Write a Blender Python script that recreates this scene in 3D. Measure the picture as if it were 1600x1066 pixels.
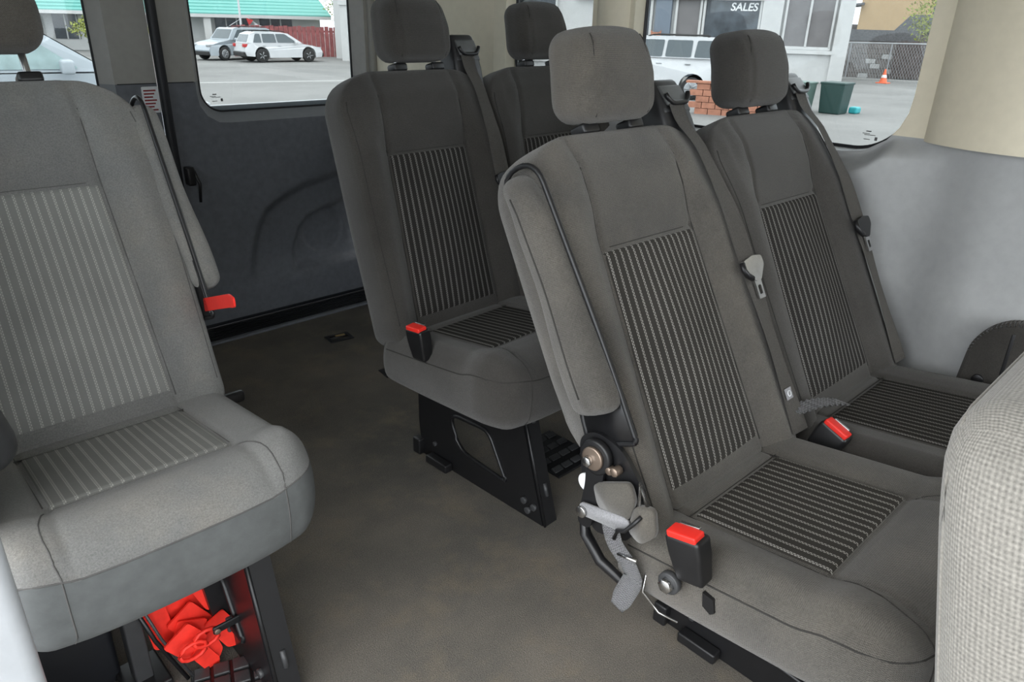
import bpy, bmesh, math, random
from mathutils import Vector, Matrix
random.seed(7)
R = math.radians
scene = bpy.context.scene
for o in list(bpy.data.objects): bpy.data.objects.remove(o, do_unlink=True)

# ------------------------------------------------------------------ camera
cam_d = bpy.data.cameras.new('camera'); cam = bpy.data.objects.new('camera', cam_d)
scene.collection.objects.link(cam); scene.camera = cam
F_PX, HZ, YAW, ROLL, CAM_H = 1133.6, 33.2, R(45.7), R(1.525), 1.2
th = math.atan((533 - HZ) / F_PX)
d = Vector((math.cos(YAW)*math.cos(th), math.sin(YAW)*math.cos(th), -math.sin(th)))
r0 = Vector((math.sin(YAW), -math.cos(YAW), 0)); u0 = r0.cross(d)
rr = r0*math.cos(ROLL) + u0*math.sin(ROLL); uu = u0*math.cos(ROLL) - r0*math.sin(ROLL)
m = Matrix((rr, uu, -d)).transposed().to_4x4(); m.translation = Vector((0, 0, CAM_H))
cam.matrix_world = m
cam_d.sensor_width = 36; cam_d.lens = F_PX*36/1600; cam_d.clip_start = .02; cam_d.clip_end = 500

# ------------------------------------------------------------------ world, exposure
w = bpy.data.worlds.new('overcast_sky'); scene.world = w; w.use_nodes = True
nt = w.node_tree; bg = nt.nodes['Background']
tc = nt.nodes.new('ShaderNodeTexCoord'); sep = nt.nodes.new('ShaderNodeSeparateXYZ')
ramp = nt.nodes.new('ShaderNodeValToRGB')
nt.links.new(tc.outputs['Generated'], sep.inputs[0]); nt.links.new(sep.outputs['Z'], ramp.inputs[0])
ramp.color_ramp.elements[0].position = 0.0; ramp.color_ramp.elements[0].color = (.80, .86, .92, 1)
ramp.color_ramp.elements[1].position = 0.7; ramp.color_ramp.elements[1].color = (1, 1, 1, 1)
nt.links.new(ramp.outputs[0], bg.inputs[0]); bg.inputs[1].default_value = 3.0
scene.view_settings.view_transform = 'Standard'; scene.view_settings.look = 'None'
scene.view_settings.gamma = 1; scene.view_settings.use_curve_mapping = False
scene.view_settings.exposure = 0.86

# ------------------------------------------------------------------ materials
def newmat(name, col, rough=.6, metal=0, spec=.5):
    mt = bpy.data.materials.new(name); mt.use_nodes = True
    b = mt.node_tree.nodes['Principled BSDF']
    b.inputs['Base Color'].default_value = (*col, 1); b.inputs['Roughness'].default_value = rough
    b.inputs['Metallic'].default_value = metal; b.inputs['Specular IOR Level'].default_value = spec
    return mt
class N:
    def __init__(s, mt): s.t = mt.node_tree; s.b = s.t.nodes['Principled BSDF']
    def n(s, k, **kw):
        x = s.t.nodes.new(k)
        for a, v in kw.items(): setattr(x, a, v)
        return x
    def l(s, a, b): s.t.links.new(a, b)
    def math(s, op, a, b=None, c=None):
        x = s.n('ShaderNodeMath', operation=op)
        for i, v in enumerate((a, b, c)):
            if v is None: continue
            if hasattr(v, 'links'): s.l(v, x.inputs[i])
            else: x.inputs[i].default_value = v
        return x.outputs[0]
    def mix(s, f, a, b):
        x = s.n('ShaderNodeMix', data_type='RGBA')
        for i, v in ((0, f), (6, a), (7, b)):
            if hasattr(v, 'links'): s.l(v, x.inputs[i])
            elif i == 0: x.inputs[0].default_value = v
            else: x.inputs[i].default_value = (*v, 1)
        return x.outputs[2]
    def noise(s, scale, detail=4, coord='Object', rough=.55):
        t = s.n('ShaderNodeTexCoord'); x = s.n('ShaderNodeTexNoise')
        x.inputs['Scale'].default_value = scale; x.inputs['Detail'].default_value = detail
        x.inputs['Roughness'].default_value = rough
        s.l(t.outputs[coord], x.inputs['Vector']); return x.outputs[0]
    def ramp(s, f, p0, p1):
        x = s.n('ShaderNodeMapRange'); s.l(f, x.inputs[0]); x.inputs[1].default_value = p0; x.inputs[2].default_value = p1
        return x.outputs[0]
    def bump(s, h, strength, dist):
        x = s.n('ShaderNodeBump'); x.inputs['Strength'].default_value = strength; x.inputs['Distance'].default_value = dist
        s.l(h, x.inputs['Height']); s.l(x.outputs[0], s.b.inputs['Normal'])
def plain(name, col, rough=.6, metal=0, spec=.5, var=.12, sc=40, bump=.0):
    mt = newmat(name, col, rough, metal, spec); q = N(mt)
    f = q.noise(sc)
    a = tuple(c*(1-var) for c in col); b = tuple(min(1, c*(1+var)) for c in col)
    q.l(q.mix(q.ramp(f, .3, .7), a, b), q.b.inputs['Base Color'])
    if bump: q.bump(q.noise(sc*6), bump, .002)
    return mt
def fabric(name, col, col2, weave=.0026, stain=None, amp=.22, dots=False):
    mt = newmat(name, col, .95, 0, .15); q = N(mt)
    q.b.inputs['Sheen Weight'].default_value = .25; q.b.inputs['Sheen Roughness'].default_value = .5
    t = q.n('ShaderNodeTexCoord'); s = q.n('ShaderNodeSeparateXYZ'); q.l(t.outputs['Object'], s.inputs[0])
    uvn = q.n('ShaderNodeUVMap'); us = q.n('ShaderNodeSeparateXYZ'); q.l(uvn.outputs[0], us.inputs[0]); k = 2*math.pi/weave
    ph = q.math('MULTIPLY', q.math('SINE', q.math('MULTIPLY', us.outputs[0], k)), 1.5)
    wv = q.math('SINE', q.math('ADD', q.math('MULTIPLY', us.outputs[1], k*1.1), ph))
    if dots: wv = q.math('MULTIPLY', q.math('SINE', q.math('MULTIPLY', q.math('ADD', us.outputs[0], us.outputs[1]), k*.72)), q.math('SINE', q.math('MULTIPLY', q.math('SUBTRACT', us.outputs[0], us.outputs[1]), k*.72)))
    big = q.ramp(q.noise(7, 5), .3, .72)
    c = q.mix(big, col, col2)
    if stain:
        st = q.ramp(q.noise(3.1, 6, rough=.65), .5, .72)
        c = q.mix(q.math('MULTIPLY', st, .6), c, stain)
    fz = q.math('SUBTRACT', q.noise(420, 2), .5)
    v = q.math('ADD', q.math('MULTIPLY_ADD', wv, amp, 1.0), q.math('MULTIPLY', fz, .9))
    mm = q.n('ShaderNodeVectorMath', operation='SCALE'); q.l(c, mm.inputs[0]); q.l(v, mm.inputs['Scale'])
    q.l(mm.outputs[0], q.b.inputs['Base Color'])
    q.bump(wv, .5, .0006)
    return mt
def striped(name, base, stripe, dash=.0055, wid=.13):
    # U counts stripes, V is in metres: twin rows of small woven dashes
    mt = newmat(name, base, .95, 0, .1); q = N(mt)
    t = q.n('ShaderNodeUVMap'); s = q.n('ShaderNodeSeparateXYZ'); q.l(t.outputs[0], s.inputs[0])
    fx = q.math('FRACT', s.outputs[0])
    def col(c, ph):
        near = q.math('LESS_THAN', q.math('ABSOLUTE', q.math('SUBTRACT', fx, c)), wid/2)
        ds = q.math('LESS_THAN', q.math('FRACT', q.math('ADD', q.math('DIVIDE', s.outputs[1], dash), ph)), .62)
        return q.math('MULTIPLY', near, q.math('MULTIPLY_ADD', ds, .8, .2))
    m_ = q.math('MAXIMUM', col(.42, 0), col(.58, .5))
    thr = q.math('MULTIPLY_ADD', q.math('SINE', q.math('MULTIPLY', s.outputs[1], 2600)), .12, 1)
    c = q.mix(m_, base, stripe)
    f = q.noise(9, 4); v = q.math('MULTIPLY', thr, q.math('MULTIPLY_ADD', f, .4, .8))
    mm = q.n('ShaderNodeVectorMath', operation='SCALE'); q.l(c, mm.inputs[0]); q.l(v, mm.inputs['Scale'])
    q.l(mm.outputs[0], q.b.inputs['Base Color']); q.bump(m_, .4, .0008)
    return mt
M = {}
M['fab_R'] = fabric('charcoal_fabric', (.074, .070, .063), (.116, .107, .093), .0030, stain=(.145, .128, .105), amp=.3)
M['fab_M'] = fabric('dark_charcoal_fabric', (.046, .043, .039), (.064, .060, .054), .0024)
M['fab_L'] = fabric('door_lit_grey_fabric', (.165, .167, .162), (.21, .21, .20), .0018, stain=(.27, .245, .205), amp=.08)  # single seat's grey, lightened by door light put into the colour
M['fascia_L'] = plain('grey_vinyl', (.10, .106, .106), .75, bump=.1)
M['fab_F'] = fabric('light_knit_fabric', (.215, .205, .182), (.255, .242, .218), .0060, amp=.26, dots=True)
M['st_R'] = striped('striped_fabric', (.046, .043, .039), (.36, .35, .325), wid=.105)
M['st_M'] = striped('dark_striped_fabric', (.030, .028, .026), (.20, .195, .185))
M['st_L'] = striped('door_lit_striped_fabric', (.20, .203, .193), (.37, .37, .34), wid=.12)  # its striped panel, the same door light put into the colour
M['seam'] = plain('seam_thread', (.035, .033, .03), .9)
M['seam_L'] = plain('grey_seam_thread', (.09, .088, .085), .9)
M['black'] = plain('black_plastic', (.012, .012, .013), .38)
M['blackm'] = plain('black_painted_steel', (.010, .010, .011), .36, .0, .5)
M['housing'] = plain('retractor_plastic', (.045, .046, .048), .42)
M['shell'] = plain('black_shell_plastic', (.022, .022, .023), .4)
M['slotgrey'] = plain('slot_plastic', (.10, .105, .105), .4)
M['belt'] = fabric('belt_webbing', (.14, .130, .115), (.17, .158, .14), .0022, amp=.2)
M['greybelt'] = fabric('grey_webbing', (.25, .25, .26), (.3, .3, .31), .005, amp=.3)
M['chrome'] = plain('bright_steel', (.6, .6, .6), .25, 1.0)
M['rusty'] = plain('worn_bronze_steel', (.32, .25, .2), .4, .8)
M['red'] = plain('red_plastic', (.85, .03, .02), .4, var=.05)
M['redcloth'] = plain('red_webbing', (.95, .035, .02), .55, var=.15)
M['darkred'] = plain('dark_red_webbing', (.25, .01, .01), .6)
M['slateR'] = plain('shaded_slate_trim', (.135, .144, .160), .55, bump=.15)  # darker copy of the lower trim, shade at the rear put into its colour
M['slateW'] = plain('lit_wall_trim', (.355, .362, .362), .5, bump=.1, var=.05)  # paler copy of the lower trim, side door light put into its colour
M['beige'] = plain('beige_upper_trim', (.70, .64, .50), .6, var=.03)
M['beigeR'] = plain('shaded_beige_trim', (.35, .34, .31), .6, var=.04)  # darker copy of the beige trim with the rear shade in its colour
M['revealU'] = plain('lit_upper_reveal', (.42, .41, .39), .5, var=.04)  # reveal above the belt line, window light put into its paler colour
M['revealL'] = plain('lit_lower_reveal', (.25, .26, .275), .5, var=.04)  # lower reveal, light caught by its slope put into the colour
M['rubber'] = plain('black_rubber', (.008, .009, .012), .5)
M['white'] = plain('white_paint', (.8, .81, .82), .3, var=.03)
M['jamb'] = plain('jamb_paint', (.42, .44, .46), .35, var=.05)
M['headliner'] = plain('headliner', (.55, .54, .5), .9, var=.03)
def carpet():
    mt = newmat('worn_carpet', (.1, .1, .1), 1.0, 0, .05); q = N(mt)
    big = q.ramp(q.noise(2.2, 6, rough=.6), .32, .68); st = q.ramp(q.noise(5.5, 5, rough=.7), .5, .75)
    c = q.mix(big, (.115, .110, .100), (.205, .185, .157)); c = q.mix(q.math('MULTIPLY', st, .55), c, (.26, .215, .155))
    fz = q.math('MULTIPLY_ADD', q.noise(330, 3, rough=.8), 1.5, .25)
    mm = q.n('ShaderNodeVectorMath', operation='SCALE'); q.l(c, mm.inputs[0]); q.l(fz, mm.inputs['Scale'])
    q.l(mm.outputs[0], q.b.inputs['Base Color']); q.bump(q.noise(380, 3), .8, .003)
    return mt
M['carpet'] = carpet()
def glass(name, tint):
    mt = bpy.data.materials.new(name); mt.use_nodes = True; t = mt.node_tree
    t.nodes.remove(t.nodes['Principled BSDF']); out = t.nodes['Material Output']
    tr = t.nodes.new('ShaderNodeBsdfTransparent'); tr.inputs[0].default_value = (*tint, 1)
    gl = t.nodes.new('ShaderNodeBsdfGlossy'); gl.inputs['Roughness'].default_value = .02
    fr = t.nodes.new('ShaderNodeFresnel'); fr.inputs[0].default_value = 1.4
    mx = t.nodes.new('ShaderNodeMixShader'); t.links.new(fr.outputs[0], mx.inputs[0])
    t.links.new(tr.outputs[0], mx.inputs[1]); t.links.new(gl.outputs[0], mx.inputs[2]); t.links.new(mx.outputs[0], out.inputs[0])
    return mt
M['glass'] = glass('tinted_glass', (.66, .685, .69))

# ------------------------------------------------------------------ object helpers
COL = scene.collection
def obj(name, bm, mat, parent=None, smooth=True, kind=None, label=None, cat=None, group=None):
    me = bpy.data.meshes.new(name)
    bm.normal_update(); bm.to_mesh(me); bm.free()
    for mm in (mat if isinstance(mat, (list, tuple)) else [mat]): me.materials.append(mm)
    if smooth: me.polygons.foreach_set('use_smooth', [True]*len(me.polygons))
    o = bpy.data.objects.new(name, me); COL.objects.link(o)
    if parent: o.parent = parent
    tag(o, label, cat, group, kind); return o
def tag(o, label=None, cat=None, group=None, kind=None):
    if label: o['label'] = label
    if cat: o['category'] = cat
    if group: o['group'] = group
    if kind: o['kind'] = kind
    return o
def thing(name, label, cat, loc=(0, 0, 0), rz=0, group=None):
    o = bpy.data.objects.new(name, None); COL.objects.link(o); o.location = loc; o.rotation_euler = (0, 0, rz)
    o.empty_display_size = .1
    return tag(o, label, cat, group)
def axis(h, r, n):
    hi = h - r; e = [hi + r*math.tan(R(a)) for a in (45, 32, 18)]
    mid = [-hi + 2*hi*i/n for i in range(n+1)]
    return [-v for v in e] + mid + e[::-1]
def rbox(bm, h, r, n=(4, 4, 4), f=None):
    """rounded box, half extents h, radius r, n divisions; f deforms each point"""
    r = min(r, min(h)*.98); A = [axis(h[i], r, n[i]) for i in range(3)]; cache = {}; LU = bm.loops.layers.uv.get('UVMap') or bm.loops.layers.uv.new('UVMap')
    def V(p):
        k = tuple(round(c, 6) for c in p)
        if k not in cache:
            q = Vector([max(-h[i]+r, min(h[i]-r, p[i])) for i in range(3)]); dd = Vector(p) - q
            if dd.length > 1e-9: q = q + dd.normalized()*r
            cache[k] = bm.verts.new(Vector(f(*q)) if f else q)
        return cache[k]
    for ax in range(3):
        b, c = (ax+1) % 3, (ax+2) % 3
        for s in (-1, 1):
            for i in range(len(A[b])-1):
                for j in range(len(A[c])-1):
                    vs = []; uvs = []
                    for (ii, jj) in ((i, j), (i+1, j), (i+1, j+1), (i, j+1)):
                        p = [0, 0, 0]; p[ax] = s*h[ax]; p[b] = A[b][ii]; p[c] = A[c][jj]; vs.append(V(p)); q_ = [p[k_] for k_ in range(3) if k_ != ax]; uvs.append((q_[0], q_[1]))
                    if s < 0: vs.reverse(); uvs.reverse()
                    try:
                        nf = bm.faces.new(vs)
                        for lp, uv_ in zip(nf.loops, uvs): lp[LU].uv = uv_
                    except ValueError: pass
    return bm
def rpt(h, r, f, p):
    r = min(r, min(h)*.98); q = Vector([max(-h[i]+r, min(h[i]-r, p[i])) for i in range(3)]); dd = Vector(p) - q
    if dd.length > 1e-9: q = q + dd.normalized()*r
    return Vector(f(*q)), q
def rb(c, h, r=.004, rot=None, n=(1, 1, 1), bm=None, f=None):
    bm = bm or bmesh.new(); c = Vector(c); Mx = (rot or Matrix.Identity(3))
    return rbox(bm, h, r, n, lambda x, y, z: Mx @ Vector(f(x, y, z) if f else (x, y, z)) + c)
def tube(pts, r, bm=None, seg=8, closed=False):
    bm = bm or bmesh.new(); P = [Vector(p) for p in pts]; n = len(P); rings = []
    for i, p in enumerate(P):
        a = P[i-1] if (i or closed) else P[0]; b = P[(i+1) % n] if (i < n-1 or closed) else P[-1]
        t = (b-a).normalized(); ref = Vector((0, 0, 1)) if abs(t.z) < .9 else Vector((1, 0, 0))
        x = t.cross(ref).normalized(); y = t.cross(x); rad = r[i] if isinstance(r, (list, tuple)) else r
        rings.append([bm.verts.new(p + (x*math.cos(k*2*math.pi/seg) + y*math.sin(k*2*math.pi/seg))*rad) for k in range(seg)])
    for i in range(n if closed else n-1):
        A, B = rings[i], rings[(i+1) % n]
        for k in range(seg): bm.faces.new((A[k], A[(k+1) % seg], B[(k+1) % seg], B[k]))
    if not closed:
        bm.faces.new(rings[0]); bm.faces.new(rings[-1][::-1])
    bmesh.ops.recalc_face_normals(bm, faces=bm.faces); return bm
def prism(poly, t0, t1, mp, bm=None, bev=0):
    """extrude 2-D polygon between depths t0,t1; mp(a,b,t)->xyz"""
    bm = bm or bmesh.new(); A = [bm.verts.new(mp(a, b, t0)) for a, b in poly]; B = [bm.verts.new(mp(a, b, t1)) for a, b in poly]
    fs = [bm.faces.new(A), bm.faces.new(B[::-1])]
    for i in range(len(A)):
        j = (i+1) % len(A); fs.append(bm.faces.new((A[i], B[i], B[j], A[j])))
    bmesh.ops.recalc_face_normals(bm, faces=fs)
    if bev: bmesh.ops.bevel(bm, geom=list({e for f_ in fs for e in f_.edges}), offset=bev, segments=2, affect='EDGES')
    return bm
def cyl(c, axis_v, r, l, bm=None, seg=20):
    a = Vector(axis_v).normalized()*l/2; c = Vector(c); rr_ = [r*.88, r, r, r*.88]
    pts = [c-a, c-a*.86, c+a*.86, c+a]
    return tube(pts, rr_, bm, seg)
def roundpoly(pts, r, k=5):
    out = []; n = len(pts)
    for i in range(n):
        p0, p, p1 = Vector(pts[i-1]), Vector(pts[i]), Vector(pts[(i+1) % n])
        rad = r[i] if isinstance(r, (list, tuple)) else r
        a = (p0-p); b = (p1-p); ra = min(rad, a.length*.48, b.length*.48); A = p + a.normalized()*ra; B = p + b.normalized()*ra
        for j in range(k+1):
            t = j/k; out.append(tuple((A*(1-t)**2 + p*2*t*(1-t) + B*t*t)))
    return out
def grid(fn, nu, nv, bm=None, uv=None):
    bm = bm or bmesh.new(); V = [[bm.verts.new(fn(i/nu, j/nv)) for j in range(nv+1)] for i in range(nu+1)]
    L = bm.loops.layers.uv.new('UVMap') if uv else None
    for i in range(nu):
        for j in range(nv):
            f_ = bm.faces.new((V[i][j], V[i+1][j], V[i+1][j+1], V[i][j+1]))
            if uv:
                for lp, (a, b) in zip(f_.loops, ((i, j), (i+1, j), (i+1, j+1), (i, j+1))): lp[L].uv = uv(a/nu, b/nv)
    return bm
def sstep(a, b, x):
    t = max(0, min(1, (x-a)/(b-a))); return t*t*(3-2*t)
def gauss(x, s): return math.exp(-(x/s)**2)
def ringplate(outer, inner, k, mp, t0, t1, bm=None, it=None):
    """plate with a hole: outer/inner = 4 polylines each (lists of 2-D points, end = next start); extruded t0..t1.
       it: depth the hole's rim is carried to (chamfered reveal with its own offset contour)"""
    bm = bm or bmesh.new()
    def res(seg):
        P = [Vector(p) for p in seg]; L = [0]
        for a, b in zip(P, P[1:]): L.append(L[-1] + (b-a).length)
        out = []
        for i in range(k):
            s = L[-1]*i/k; j = max(q for q in range(len(L)) if L[q] <= s+1e-9); j = min(j, len(P)-2)
            out.append(P[j].lerp(P[j+1], (s-L[j])/max(1e-9, L[j+1]-L[j])))
        return out
    O = [p for s in outer for p in res(s)]; I = [p for s in inner for p in res(s)]; n = len(O)
    mk = lambda C, t: [bm.verts.new(mp(p[0], p[1], t)) for p in C]
    O0, I0, O1, I1 = mk(O, t0), mk(I, t0), mk(O, t1), mk(I, t1)
    for i in range(n):
        j = (i+1) % n
        for q in ((O0[i], O0[j], I0[j], I0[i]), (I0[i], I0[j], I1[j], I1[i]), (I1[i], I1[j], O1[j], O1[i]), (O1[i], O1[j], O0[j], O0[i])):
            bm.faces.new(q)
    bmesh.ops.recalc_face_normals(bm, faces=bm.faces)
    return bm
def rrect4(x0, x1, z0, z1, r, k=8):
    """rounded rectangle as 4 polylines, starting mid bottom-left corner, going right, up, left, down"""
    if not isinstance(r, (list, tuple)): r = (r,)*4   # bl, br, tr, tl
    C = [(x0+r[0], z0+r[0], r[0], 180), (x1-r[1], z0+r[1], r[1], 270), (x1-r[2], z1-r[2], r[2], 0), (x0+r[3], z1-r[3], r[3], 90)]
    def arc(c, a0, a1): return [(c[0]+c[2]*math.cos(R(a0+(a1-a0)*i/k)), c[1]+c[2]*math.sin(R(a0+(a1-a0)*i/k))) for i in range(k+1)]
    return [arc(C[i], C[i][3]+45, C[i][3]+90) + arc(C[(i+1) % 4], C[(i+1) % 4][3], C[(i+1) % 4][3]+45) for i in range(4)]
def rect4(x0, x1, z0, z1):
    return [[(x0, z0), (x1, z0)], [(x1, z0), (x1, z1)], [(x1, z1), (x0, z1)], [(x0, z1), (x0, z0)]]

# ------------------------------------------------------------------ van shell
WX, RX, RY, ZB, ROOF, FY = 1.93, .012, 2.88, .965, 1.62, -1.5     # left wall x, right wall x, rear wall y, belt line, roof, front
mpW = lambda y, z, t: (WX + t, y, z)          # left wall plane: t outward
mpR = lambda x, z, t: (x, RY + t, z)          # rear wall
mpS = lambda y, z, t: (RX - t, y, z)          # right wall
# floor: pan with carpet
obj('floor', rb(((WX+.0)/2, (FY+2.69)/2, -.02), (1.0, (2.69-FY)/2, .02), .005), M['carpet'], kind='structure')
bm = rb(((WX+.0)/2, 2.84, -.03), (1.0, .152, .024), .004)
for i in range(9): rb((.985, 2.72+i*.018, -.006), (.93, .0045, .0035), .002, bm=bm)
obj('trim_1', bm, M['rubber'], kind='structure')
obj('trim_16', rb((.98, RY+.03, .005), (.98, .028, .035), .006), M['rubber'], kind='structure')
obj('trim_2', rb((.985, 2.69, .004), (.93, .012, .006), .004), M['slateR'], kind='structure')     # tread lip
obj('ceiling', rb(((WX)/2, (FY+RY)/2, ROOF+.03), (1.05, (RY-FY)/2+.1, .03), .01), M['headliner'], kind='structure')

def wtop(y):                                  # top edge of the lower panel follows the window's rounded corner
    if y < .62: return ZB
    if y > .773: return .912
    return min(ZB, 1.047 - math.sqrt(max(0, .135**2 - (y-.773)**2)))
def wall_x(y, z):
    zt = wtop(y); v = WX - .013
    v -= .075*sstep(.66, .40, y)*sstep(.05, .3, z)*(.55+.45*sstep(.97, .6, z))            # pillar swells into the cabin
    v += .055*gauss(y-.10, .10)*sstep(.62, .8, z)                                         # hollow ahead of it
    v -= .060*sstep(0, .045, zt - z)*sstep(.50, .72, y)                                   # ledge below the window
    v += .028*gauss(z-.79, .06)*sstep(.62, .80, y)*sstep(1.5, 1.2, y)                      # shallow hollow under it
    v -= .015*sstep(.70, .60, z)
    return v
bm = grid(lambda a, b: (wall_x(FY + a*(RY-FY), wtop(FY + a*(RY-FY))*(1-(1-b)**1.4)), FY + a*(RY-FY), wtop(FY + a*(RY-FY))*(1-(1-b)**1.4)), 300, 80)
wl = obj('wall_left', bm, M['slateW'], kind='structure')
k = 14
def win_wall(name, y0, y1, wy0, wy1, wz0, wz1, rad, mp, upper, top=ROOF+.02, rev=.055, ch=.018, zb=ZB, low=None):
    b = bmesh.new()
    ringplate(rect4(y0, y1, zb if low is None else low, top), rrect4(wy0, wy1, wz0, wz1, rad), k, mp, -.012, .0, b)
    # reveal from trim skin out to the glass
    A = [p for s in rrect4(wy0, wy1, wz0, wz1, rad) for p in s[:-1]]
    B = [p for s in rrect4(wy0+ch, wy1-ch, wz0+ch, wz1-ch, rad if not isinstance(rad, tuple) else tuple(max(.01, q-ch*.5) for q in rad)) for p in s[:-1]]
    VA = [b.verts.new(mp(p[0], p[1], -.012)) for p in A]; VB = [b.verts.new(mp(p[0], p[1], rev)) for p in B]
    n = len(VA); mpn = []
    for i in range(n):
        mpn.append(b.faces.new((VA[i], VA[(i+1) % n], VB[(i+1) % n], VB[i]))); mpn[-1].tag = True
    return b, B
def glazing(contour, mp, t, parent, name='window_1'):
    bb = bmesh.new(); prism(contour, t, t+.004, mp, bb)
    return obj(name, bb, M['glass'], parent, smooth=False, kind='structure')
def gasket(contour, mp, t, parent, r=.006):
    P = [mp(p[0], p[1], t) for p in contour]
    return obj('rubber_seal', tube(P, r, closed=True, seg=6), M['rubber'], parent)
# left wall: upper skin with two windows (belt line starts at their sills)
b1, c1 = win_wall('u', .30, 1.56, .638, 1.475, .918, 1.50, (.135, .05, .08, .08), mpW, None, low=.90, rev=.05, ch=.004)
bmesh.ops.bisect_plane(b1, geom=b1.verts[:]+b1.edges[:]+b1.faces[:], plane_co=(0, 0, ZB+.005), plane_no=(0, 0, 1))
for f_ in b1.faces: f_.material_index = 1 if f_.calc_center_median().z < ZB+.004 else 0
up1 = obj('trim_3', b1, [M['beige'], M['slateW']], kind='structure', smooth=False)
g1 = glazing(c1, mpW, .045, None, 'window_1'); gasket(c1, mpW, .040, g1, .007)
b2, c2 = win_wall('u', 1.56, RY+.05, 1.64, 2.04, .975, 1.50, .10, mpW, None, low=.94, rev=.05, ch=.004)
bmesh.ops.bisect_plane(b2, geom=b2.verts[:]+b2.edges[:]+b2.faces[:], plane_co=(0, 0, ZB+.005), plane_no=(0, 0, 1))
for f_ in b2.faces: f_.material_index = 1 if f_.calc_center_median().z < ZB+.004 else 0
obj('trim_4', b2, [M['beige'], M['slateW']], kind='structure', smooth=False)
g2 = glazing(c2, mpW, .045, None, 'window_2'); gasket(c2, mpW, .040, g2, .007)
obj('trim_5', rb((WX-.01, -.6, 1.3), (.02, .9, .34), .01), M['beige'], kind='structure')
# rounded pillar covers on the left wall
def pillar(y, wdt, dep, z0, z1, mat, name, lean=0):
    P = lambda a, b: (WX - .012 - dep*math.sin(math.pi*a)**.7 if 0 < a < 1 else WX-.005, y + wdt*(a-.5) + lean*(b), z0 + (z1-z0)*b)
    return obj(name, grid(P, 18, 10), mat, kind='structure')
pillar(.41, .38, .075, ZB, ROOF, M['beige'], 'trim_6')
pillar(1.555, .13, .035, ZB, ROOF, M['beige'], 'trim_7')
pillar(2.48, .78, .06, ZB, ROOF, M['beige'], 'trim_8')
# a seam in the ledge panel
obj('trim_9', tube([(wall_x(y, z)-.0008, y, z) for y, z in [(.80+.02*sstep(0, 1, q)+.03*q, .905-.26*q) for q in [i/20 for i in range(21)]]], .0016, seg=6), M['seam'], kind='structure')

# rear doors
def rear_door(name, x0, x1, wx0, wx1, mirror):
    bb, cc = win_wall(name, x0, x1, wx0, wx1, .812, 1.53, (.10, .10, .22, .22), mpR, None, low=.655, rev=.05, ch=.036)
    bmesh.ops.bisect_plane(bb, geom=bb.verts[:]+bb.edges[:]+bb.faces[:], plane_co=(0, 0, ZB), plane_no=(0, 0, 1))
    for f_ in bb.faces:
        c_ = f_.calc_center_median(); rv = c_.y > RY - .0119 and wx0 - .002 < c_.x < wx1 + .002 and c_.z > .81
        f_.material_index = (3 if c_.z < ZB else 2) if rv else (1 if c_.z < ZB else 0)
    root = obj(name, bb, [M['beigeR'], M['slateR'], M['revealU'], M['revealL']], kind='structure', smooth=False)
    obj('outer_ledge', rb(((wx0+wx1)/2, RY+.078, .856), ((wx1-wx0)/2-.01, .012, .013), .004), M['jamb'], root)
    def path_d(P, x, z):
        best = 9
        for (a, b), (c, e) in zip(P, P[1:]):
            L2 = (c-a)**2 + (e-b)**2; t = max(0, min(1, ((x-a)*(c-a) + (z-b)*(e-b))/L2)); best = min(best, math.hypot(x-a-t*(c-a), z-b-t*(e-b)))
        return best
    ARC1 = [(1.225, .16), (1.25, .30), (1.285, .40), (1.33, .465), (1.40, .51), (1.52, .555), (1.75, .60), (1.88, .61)]
    ARC2 = [(1.44, .20), (1.455, .28), (1.49, .36), (1.54, .405), (1.64, .44), (1.80, .475)]
    LIP = [(1.47, .185), (1.60, .175), (1.72, .20), (1.78, .27), (1.79, .40)]
    def dpt(x, z):
        X = x if not mirror else 2.0 - x
        def za(P): 
            if X <= P[0][0]: return -9
            for (a, b), (c, e) in zip(P, P[1:]):
                if a <= X <= c: return b + (e-b)*(X-a)/(c-a)
            return P[-1][1]
        v = .036*sstep(0, .050, path_d(ARC1, X, z))*sstep(.13, .26, z)*(z < za(ARC1))
        v += .034*sstep(0, .042, path_d(ARC2, X, z))*(z < za(ARC2))*sstep(.165, .20, z)
        v += .010*sstep(.105, .095, math.hypot(X-1.635, z-.315))
        if X > 1.285: v += .006*sstep(.0, .05, X-1.285)*sstep(.58, .5, z)*0
        return v
    g = grid(lambda a, b_: (x0 + (x1-x0)*a, RY - .0138 + dpt(x0+(x1-x0)*a, .03+.632*b_), .012 + .650*b_), 130, 90)
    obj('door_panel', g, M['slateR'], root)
    gl = glazing(cc, mpR, .055, root, 'window_pane'); gl.pop('kind', None)
    gasket(cc, mpR, .05, root, .005)
    for a_, b__ in ((x0+.004, wx0-.006), (wx1+.006, x1-.004)):
        obj('panel_joint', tube([(a_, RY-.013, ZB), (b__, RY-.013, ZB)], .0016, seg=5), M['rubber'], root)
    return root
dr1 = rear_door('door_1', 1.018, 1.90, 1.122, 1.87, False)
dr2 = rear_door('door_2', .10, .985, .14, .845, True)
obj('trim_12', rb((1.0015, RY-.02, .83), (.016, .018, .80), .012), M['rubber'], kind='structure')
obj('trim_13', rb((1.915, RY-.005, .83), (.03, .03, .82), .02), M['beigeR'], kind='structure')
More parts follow.
